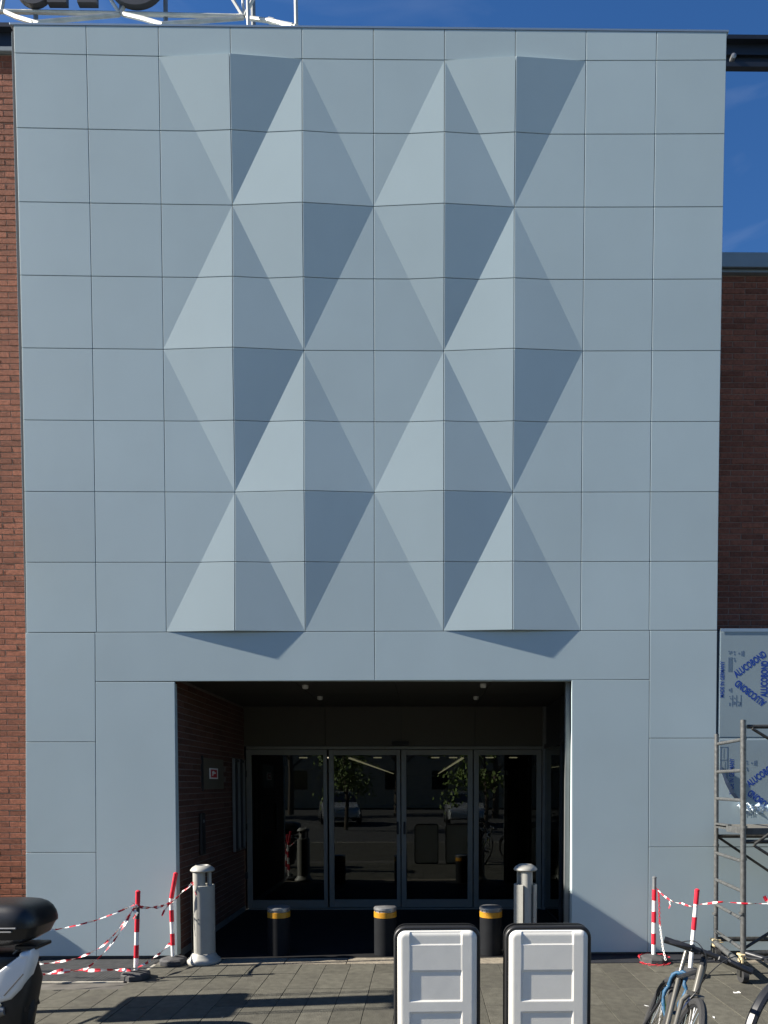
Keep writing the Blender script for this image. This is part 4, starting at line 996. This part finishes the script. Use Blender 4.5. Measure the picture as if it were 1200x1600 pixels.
# ------------------------------------------------------------------ bicycles
def bicycle(label, loc, yaw, pitch, roll, frame, fork, lock, fenders, wb=1.0, steer=0.0, lime=True, bw=.31):
    b = empty('bicycle', loc, label=label, cat='bicycle', group='bicycles parked at the lower right')
    b.rotation_mode = 'XYZ'
    M = Matrix.Rotation(yaw, 3, 'Z') @ Matrix.Rotation(pitch, 3, 'Y') @ Matrix.Rotation(roll, 3, 'X')
    b.rotation_euler = M.to_euler()
    r = .335
    def wheel(cx, st):
        w = empty('wheel', (cx, 0, r)); w.parent = b; w.rotation_euler = (0, 0, st)
        ring_obj((0, 0, 0), r - .020, .021, 'tyre', w, 'tyre', 56, 8)
        ring_obj((0, 0, 0), r - .042, .009, 'bikeblk', w, 'rim', 56, 6)
        k = MB()
        for q_ in range(28):
            a = 2 * math.pi * q_ / 28; a2 = a + (0.22 if q_ % 2 else -0.22); s_ = .022 if q_ % 4 < 2 else -.022
            k.tube([(.018 * math.cos(a2), s_, .018 * math.sin(a2)), ((r - .045) * math.cos(a), 0, (r - .045) * math.sin(a))], .0013, n=4, caps=False)
        k.build('spokes', 'chrome', w)['kind'] = 'stuff'
        k = MB(); k.tube([(0, -.05, 0), (0, .05, 0)], .018, n=12); k.build('hub', 'bikeblk', w, smooth=True)
        k = MB()
        if lime:
            for a0 in (20, 200):
                pts = [((r - .040) * math.cos(R_(a0 + t * 6)), 0.0, (r - .040) * math.sin(R_(a0 + t * 6))) for t in range(9)]
                k.tube(pts, .0115, n=6)
            k.build('rim_sticker', 'lime', w, smooth=True)
        return w
    wheel(0, 0); wheel(wb, steer)
    bb = (.42, 0, .28); sc_ = (.20, 0, .73); dh = -.17 if fenders else 0; ht = (wb - .20, 0, .82 + dh); hb = (wb - .145, 0, .68)
    def tb_(name, pts, rr, mt, smooth=True):
        k = MB(); k.tube(pts, rr, n=12); return k.build(name, mt, b, smooth=smooth)
    tb_('top_tube', [(.22, 0, .70), (wb - .195, 0, .80)], .014, frame[1]); tb_('down_tube', [bb, hb], .019, frame[2])
    tb_('seat_tube', [bb, sc_], .0145, frame[0]); tb_('head_tube', [hb, ht], .0195, frame[0])
    for s_ in (-1, 1):
        tb_('seat_stay', [(.215, s_ * .02, .70), (0, s_ * .06, r)], .009, frame[1]); tb_('chain_stay', [(bb[0], s_ * .03, bb[2]), (0, s_ * .06, r)], .011, frame[1])
        tb_('fork_blade', [(wb - .14, s_ * .03, .665), (wb - .13, s_ * .055, .62), (wb - .03, s_ * .058, r + .03), (wb, s_ * .058, r)], [.014, .013, .010, .009], fork)
    tb_('fork_crown', [(wb - .14, -.045, .665), (wb - .14, .045, .665)], .015, fork)
    tb_('seat_post', [sc_, (.17, 0, .86)], .0135, 'bikegrey')
    k = MB(); k.loft([box_ring(.865, -.02, .25, .03), box_ring(.885, -.05, .27, .06), box_ring(.90, -.05, .27, .055), box_ring(.905, -.03, .25, .04)], True, True); k.build('saddle', 'bikeblk', b, smooth=True)
    k = MB(); hx = wb - .215; k.tube([ht, (hx - .01, 0, .88 + dh)], .017); k.tube([(hx - .01, 0, .875 + dh), (hx + .08, 0, .90 + dh)], .016); k.build('stem', 'bikeblk', b, smooth=True)
    hx += .08
    hbar = tb_('handlebar', [(hx - .03, -bw, .885 + dh), (hx, -.1, .895 + dh), (hx, .1, .895 + dh), (hx - .03, bw, .885 + dh)], .0135, 'bikeblk')
    for s_ in (-1, 1):
        k = MB(); k.tube([(hx - .032, s_ * (bw + .005), .885 + dh), (hx - .018, s_ * (bw - .13), .889 + dh)], [.018, .016], n=12); k.build('grip', 'bikeblk', hbar, smooth=True)
        k = MB(); k.tube([(hx - .012, s_ * (bw - .14), .905 + dh), (hx + .03, s_ * (bw - .12), .895 + dh), (hx + .042, s_ * (bw - .06), .885 + dh), (hx + .030, s_ * (bw - .015), .88 + dh)], [.011, .007, .006, .006], n=8)
        k.cbox(hx - .03, hx + .02, s_ * (bw - .155) - .025, s_ * (bw - .155) + .025, .875 + dh, .905 + dh, .004); k.build('brake_lever', 'bikeblk', hbar, smooth=True)
        k = MB(); pts = [(hx + .02, s_ * .16, .90 + dh), (hx + .11, s_ * .10, .93 + dh), (hx + .13, s_ * .03, .86 + dh), (hx + .03, 0, .72 + dh), (hx, s_ * .03, .62)]
        P_ = [Vector(p) for p in pts]; sp = []
        for i in range(len(P_) - 1):
            p0, p1, p2, p3 = P_[max(i - 1, 0)], P_[i], P_[i + 1], P_[min(i + 2, len(P_) - 1)]
            for t in range(6):
                t /= 6; sp.append(.5 * ((2 * p1) + (p2 - p0) * t + (2 * p0 - 5 * p1 + 4 * p2 - p3) * t * t + (3 * p1 - p0 - 3 * p2 + p3) * t ** 3))
        sp.append(P_[-1]); k.tube(sp, .0028, n=6); k.build('brake_cable', 'bikeblk', b, smooth=True)
    k = MB(); k.tube([(bb[0], -.07, bb[2]), (bb[0], .07, bb[2])], .02); k.tube([(bb[0], -.075, bb[2]), (bb[0] + .14, -.08, bb[2] - .09)], .010); k.tube([(bb[0], .075, bb[2]), (bb[0] - .14, .08, bb[2] + .09)], .010)
    k.cbox(bb[0] + .10, bb[0] + .19, -.18, -.085, bb[2] - .10, bb[2] - .08, .004); k.cbox(bb[0] - .19, bb[0] - .10, .085, .18, bb[2] + .08, bb[2] + .10, .004)
    k.build('crankset', 'bikeblk', b, smooth=True)
    k = MB(); k.lathe([(.09, -.003), (.09, .003)], n=28); k.xf(Matrix.Translation((bb[0], -.055, bb[2])) @ Matrix.Rotation(R_(90), 4, 'X')); k.build('chainring', 'bikeblk', b)
    if lock:
        k = MB(); n = 40
        pts = [(.25 + .05 * math.cos(2 * math.pi * q_ / n), .042 * math.cos(2 * math.pi * q_ / n) + .006 * math.sin(q_ * 1.1), .60 + .135 * math.sin(2 * math.pi * q_ / n) + .01 * math.sin(q_)) for q_ in range(n)]
        k.tube(pts, [.0115 + .0025 * math.sin(q_ * 2.2) for q_ in range(n)] , n=10, closed=True)
        lo = k.build('cable_lock', 'bluelock', b, smooth=True)
    if fenders:
        for cx_, a0, a1 in ((wb, 15, 165), (0, 20, 190)):
            k = MB(); rings = []
            for q_ in range(25):
                a = R_(a0 + (a1 - a0) * q_ / 24); rings.append([(cx_ + rr_ * math.cos(a), y_, r + rr_ * math.sin(a)) for rr_, y_ in ((r + .008, -.028), (r + .02, -.014), (r + .02, .014), (r + .008, .028), (r + .005, .027), (r + .016, .013), (r + .016, -.013), (r + .005, -.027))])
            k.loft(rings, True, True); k.build('mudguard', 'bikeblk', b, smooth=True)
        for s_ in (-1, 1):
            tb_('mudguard_stay', [(wb, s_ * .05, r), (wb + .02, s_ * .03, 2 * r + .012)], .005, 'white')
            tb_('carrier_strut', [(0, s_ * .06, r), (-.05, s_ * .06, .76)], .006, 'bikegrey')
        k = MB(); k.lathe([(.0, 0), (.045, 0), (.05, .01), (.035, .05), (0, .055)], n=20); k.xf(Matrix.Translation((wb - .10, 0, .80)) @ Matrix.Rotation(R_(90), 4, 'Y')); k.build('headlamp', 'steel', b, smooth=True)
        k = MB(); k.lathe([(.028, 0), (.028, .015), (.018, .03), (0, .033)], (hx, -.10, .92), n=16); k.build('bell', 'bikeblk', b, smooth=True)
    return b
bicycle('silver and black bicycle with lime details and a blue cable lock', (1.81, -2.95, -0.04), -1.755, -0.150, -0.33, ('bikegrey', 'bikeblk', 'navy'), 'bikegrey', True, False, wb=0.90, bw=.225)
bicycle('dark bicycle with mudguards at the lower right edge of the photo', (3.33, -2.62, 0.0), R_(-144), 0, R_(-5), ('bikeblk', 'bikeblk', 'bikeblk'), 'bikeblk', False, True, lime=False)

# ------------------------------------------------------------------ unseen things left of the frame, shaped to cast shadows into view
sp_ = empty('street_sign_post', (-4.02, -1.85, 0), label='tall sign post with rounded panel whose shadow crosses the paving', cat='sign post')
k = MB(); k.tube([(0, 0, 0), (0, 0, 2.95)], .042, n=12); k.build('post', 'midmetal', sp_, smooth=True)
k = MB(); pr_ = rrect(.33, .33, .05, n=5, cz=1.70); k.v = []; 
n = len(pr_); k.loft([[(-.02, p[0], p[1]) for p in pr_], [(.02, p[0], p[1]) for p in pr_]], True, True); k.build('panel', 'signwhite', sp_)
k = MB()
for y_ in (-.26, -.22, .22, .26): k.tube([(0, y_, 1.9), (0, y_, 2.9)], .008, n=6)
k.tube([(0, -.26, 2.9), (0, .26, 2.9)], .02, n=6); k.tube([(0, -.26, 2.86), (0, .26, 2.86)], .01, n=6); k.box(-.01, .01, -.10, .13, 2.0, 2.9); k.build('upper_frame', 'midmetal', sp_)
lb = empty('shadow_caster', (-4.1, -0.565, 0), label='unseen panel on a pole, added to cast the slanted shadow at right', cat='sign')  # added out of view, sized only for the slanted shadow
k = MB(); k.tube([(0, 0.0, 0), (0, 0.0, 4.1)], .02, n=10); k.build('pole', 'midmetal', lb, smooth=True)
k = MB(); k.cbox(-.05, .05, -.235, .235, 4.02, 4.80, .01); k.build('shadow_panel', 'signwhite', lb)
uc = empty('shadow_box', (-4.85, 0.31, 0), label='unseen low box left of the facade, added to cast the lower left shadow', cat='cabinet')  # added out of view for the shadow low on the left panels
k = MB(); k.cbox(-.3, .3, -.478, .45, 0.0, 1.15, .01); k.build('housing', 'midmetal', uc)
k = MB(); k.cbox(-.28, .28, -.484, -.479, .06, 1.1, .002); k.build('door', 'midmetal', uc)

# ------------------------------------------------------------------ street behind the camera (mirrored in the doors)
def tree(x, y, h, seed, label):
    rnd = random.Random(seed)
    t = empty('plane_tree', (x, y, 0), label=label, cat='tree', group='trees across the car park')
    k = MB(); k.tube([(0, 0, -.05), (.05, 0, h * .25), (-.05, .05, h * .5), (0, 0, h * .8)], [.19, .15, .11, .04], n=10)
    tips = []
    for q_ in range(7):
        a = q_ * 2.4; z0 = h * (.3 + .06 * q_); tip = Vector((math.cos(a) * h * .24, math.sin(a) * h * .24, z0 + h * .22)); k.tube([(0, 0, z0), tuple(tip * .6 + Vector((0, 0, z0 * .4))), tuple(tip)], [.07, .05, .02], n=6); tips.append(tip)
    tips.append(Vector((0, 0, h * .82))); k.build('trunk', 'bark', t, smooth=True)
    k = MB()
    for c in tips:
        for q_ in range(230):
            d = Vector((rnd.gauss(0, 1), rnd.gauss(0, 1), rnd.gauss(0, .8))).normalized() * (h * .15 * rnd.random() ** .4)
            p = c + d; s_ = rnd.uniform(.10, .22); u = Vector((rnd.gauss(0, 1), rnd.gauss(0, 1), rnd.gauss(0, 1))).normalized(); v = u.orthogonal().normalized()
            k.add([p - u * s_, p + v * s_ * .6, p + u * s_, p - v * s_ * .6], [(0, 1, 2, 3)])
    o = k.build('crown', 'leaf', t); return t
for n_, (x, y, h) in enumerate(((-14, -27, 8), (-7.5, -30, 9), (-1, -28, 8.5), (4.5, -26, 8), (10, -31, 9.5), (17, -28, 8.5))):
    tree(x, y, h, n_ + 3, ['leafy tree across the car park, seen only as reflection in the doors', 'taller leafy tree mirrored in the left door leaf', 'leafy tree mirrored in the middle of the doors', 'bright green tree mirrored in the right middle door leaf', 'tallest tree mirrored at the right door leaf', 'leafy tree at the far end of the car park row'][n_])
car = empty('parked_car', (2.4, -19, 0), (0, 0, R_(90)), label='silver parked car facing the entrance, mirrored in the sliding doors', cat='car')
def car_sec(x, hw, z0, zs_, zt_, tw):
    return [(x, -hw, z0), (x, -hw - .02, (z0 + zs_) / 2), (x, -hw, zs_), (x, -tw, zt_), (x, tw, zt_), (x, hw, zs_), (x, hw + .02, (z0 + zs_) / 2), (x, hw, z0)]
k = MB(); k.loft([car_sec(2.05, .70, .35, .62, .66, .6), car_sec(1.95, .80, .28, .72, .78, .7), car_sec(1.0, .86, .22, .88, .98, .75), car_sec(0, .87, .22, .92, .98, .8), car_sec(-1.2, .87, .22, .95, 1.0, .8), car_sec(-1.95, .82, .28, .95, 1.0, .72), car_sec(-2.05, .74, .4, .8, .85, .6)], True, True); k.build('body', 'carpaint', car, smooth=True, angle=35)
k = MB(); k.loft([car_sec(1.0, .74, .9, .93, .96, .7), car_sec(.35, .76, .9, 1.0, 1.38, .60), car_sec(-.8, .76, .9, 1.0, 1.42, .60), car_sec(-1.6, .72, .9, .98, 1.05, .62)], True, True); k.build('cabin_glass', 'carglass', car, smooth=True, angle=35)
k = MB(); k.loft([car_sec(.38, .61, 1.36, 1.38, 1.42, .56), car_sec(-.85, .61, 1.38, 1.41, 1.46, .56)], True, True); k.build('roof', 'carpaint', car)
for cx_ in (1.3, -1.3):
    for cy_ in (-.80, .80):
        w = MB(); w.tube([(cx_, cy_ - .1, .31), (cx_, cy_ + .1, .31)], .31, n=24); w = w.build('wheel', 'tyre', car, smooth=True)
        k = MB(); k.tube([(cx_, cy_ - .105, .31), (cx_, cy_ + .105, .31)], .19, n=16); k.build('rim', 'steel', w, smooth=True)
for cy_ in (-.62, .62):
    k = superell(1.98, .62, .06, .07, .14, 2.5, yc=cy_); k.build('headlight', 'chrome', car, smooth=True)
def low_tree(x, y, label, seed, w=1.5):
    rnd = random.Random(seed); t = empty('garden_tree', (x, y, 0), label=label, cat='tree', group='low trees near the entrance road')
    k = MB(); k.tube([(0, 0, -.05), (.05, 0, 1.2), (-.1, .1, 3.4)], [.09, .07, .02], n=8)
    for q_ in range(6):
        a = q_ * 2.1; k.tube([(0, 0, 1.1 + .3 * q_), (math.cos(a) * w * .6, math.sin(a) * w * .6, 1.6 + .4 * q_)], [.035, .01], n=5)
    k.build('trunk', 'bark', t, smooth=True); k = MB()
    for q_ in range(26):
        a = rnd.uniform(0, 6.28); rr = rnd.random() ** .5 * w; c = Vector((math.cos(a) * rr, math.sin(a) * rr, rnd.uniform(1.6, 4.4) - rr * .3))
        for j in range(70):
            p = c + Vector((rnd.gauss(0, .26), rnd.gauss(0, .26), rnd.gauss(0, .22))); s_ = rnd.uniform(.05, .10)
            u = Vector((rnd.gauss(0, 1), rnd.gauss(0, 1), rnd.gauss(0, 1))).normalized(); v = u.orthogonal().normalized()
            k.add([p - u * s_, p + v * s_ * .6, p + u * s_, p - v * s_ * .6], [(0, 1, 2, 3)])
    k.build('crown', 'leaf', t)
low_tree(2.9, -14.0, 'low bright green tree mirrored in the third door leaf', 5)
low_tree(-2.6, -15.5, 'low green tree mirrored between the first two door leaves', 6, 1.2)
for x_, y_, rz_, lb_ in ((-3.4, -20, 80, 'silver parked car left of centre, mirrored in the second door leaf'), (6.5, -21, 95, 'silver parked car at the right, mirrored in the last door leaf'), (-9, -19.5, 90, 'silver parked car farthest left in the car park row')):
    c_ = copy_tree(car); c_.location = (x_, y_, 0); c_.rotation_euler = (0, 0, R_(rz_)); c_['label'] = lb_; c_['group'] = 'cars in the car park'
car['group'] = 'cars in the car park'
bl = empty('apartment_block', (0, -46, 0), label='low plain block behind the trees across the car park', cat='building')
k = MB(); k.box(-32, 32, -6, 6, 0, 7.5); k.build('wall', 'plaster', bl)
k = MB(); k.box(-32.3, 32.3, -6.3, 6.3, 7.5, 7.8); k.build('roof', 'grey_coping', bl)
WM = MB(); WM.box(-.6, .6, 6.0, 6.04, 0, 1.4); WMM = WM.mesh('window', 'carglass')
for r_ in range(2):
    for q_ in range(18):
        o = link('window', WMM, bl); o.location = (-29.7 + q_ * 3.5, 0, 1.4 + r_ * 3.1)

# ------------------------------------------------------------------ litter
for n_, (u, v, w_, lb) in enumerate(((1151, 1551, .03, 'white paper scrap on the paving beside the dark bicycle wheel'), (1115, 1590, .016, 'tiny pale scrap on the paving between the two bicycles'), (1010, 1572, .022, 'flattened pale scrap on the paving left of the silver bicycle'), (347, 1590, .012, 'pale crumb lying in the post shadow at lower left'))):
    p = ony(u, v, -1.5); d = (p - cam_pos); p = cam_pos + d * (1.799 / -d.z)
    k = MB(); k.add([(-w_, -w_ * .5, .001), (w_, -w_ * .6, .004), (w_ * .8, w_ * .5, .009), (0, w_ * .3, .002), (-w_ * .9, w_ * .5, .006)], [(0, 1, 3), (1, 2, 3), (0, 3, 4)])
    o = k.build('paper_scrap', 'white'); o.location = (p.x, p.y, .001); o.rotation_euler = (0, 0, n_ * 1.3); tag(o, label=lb, cat='litter')
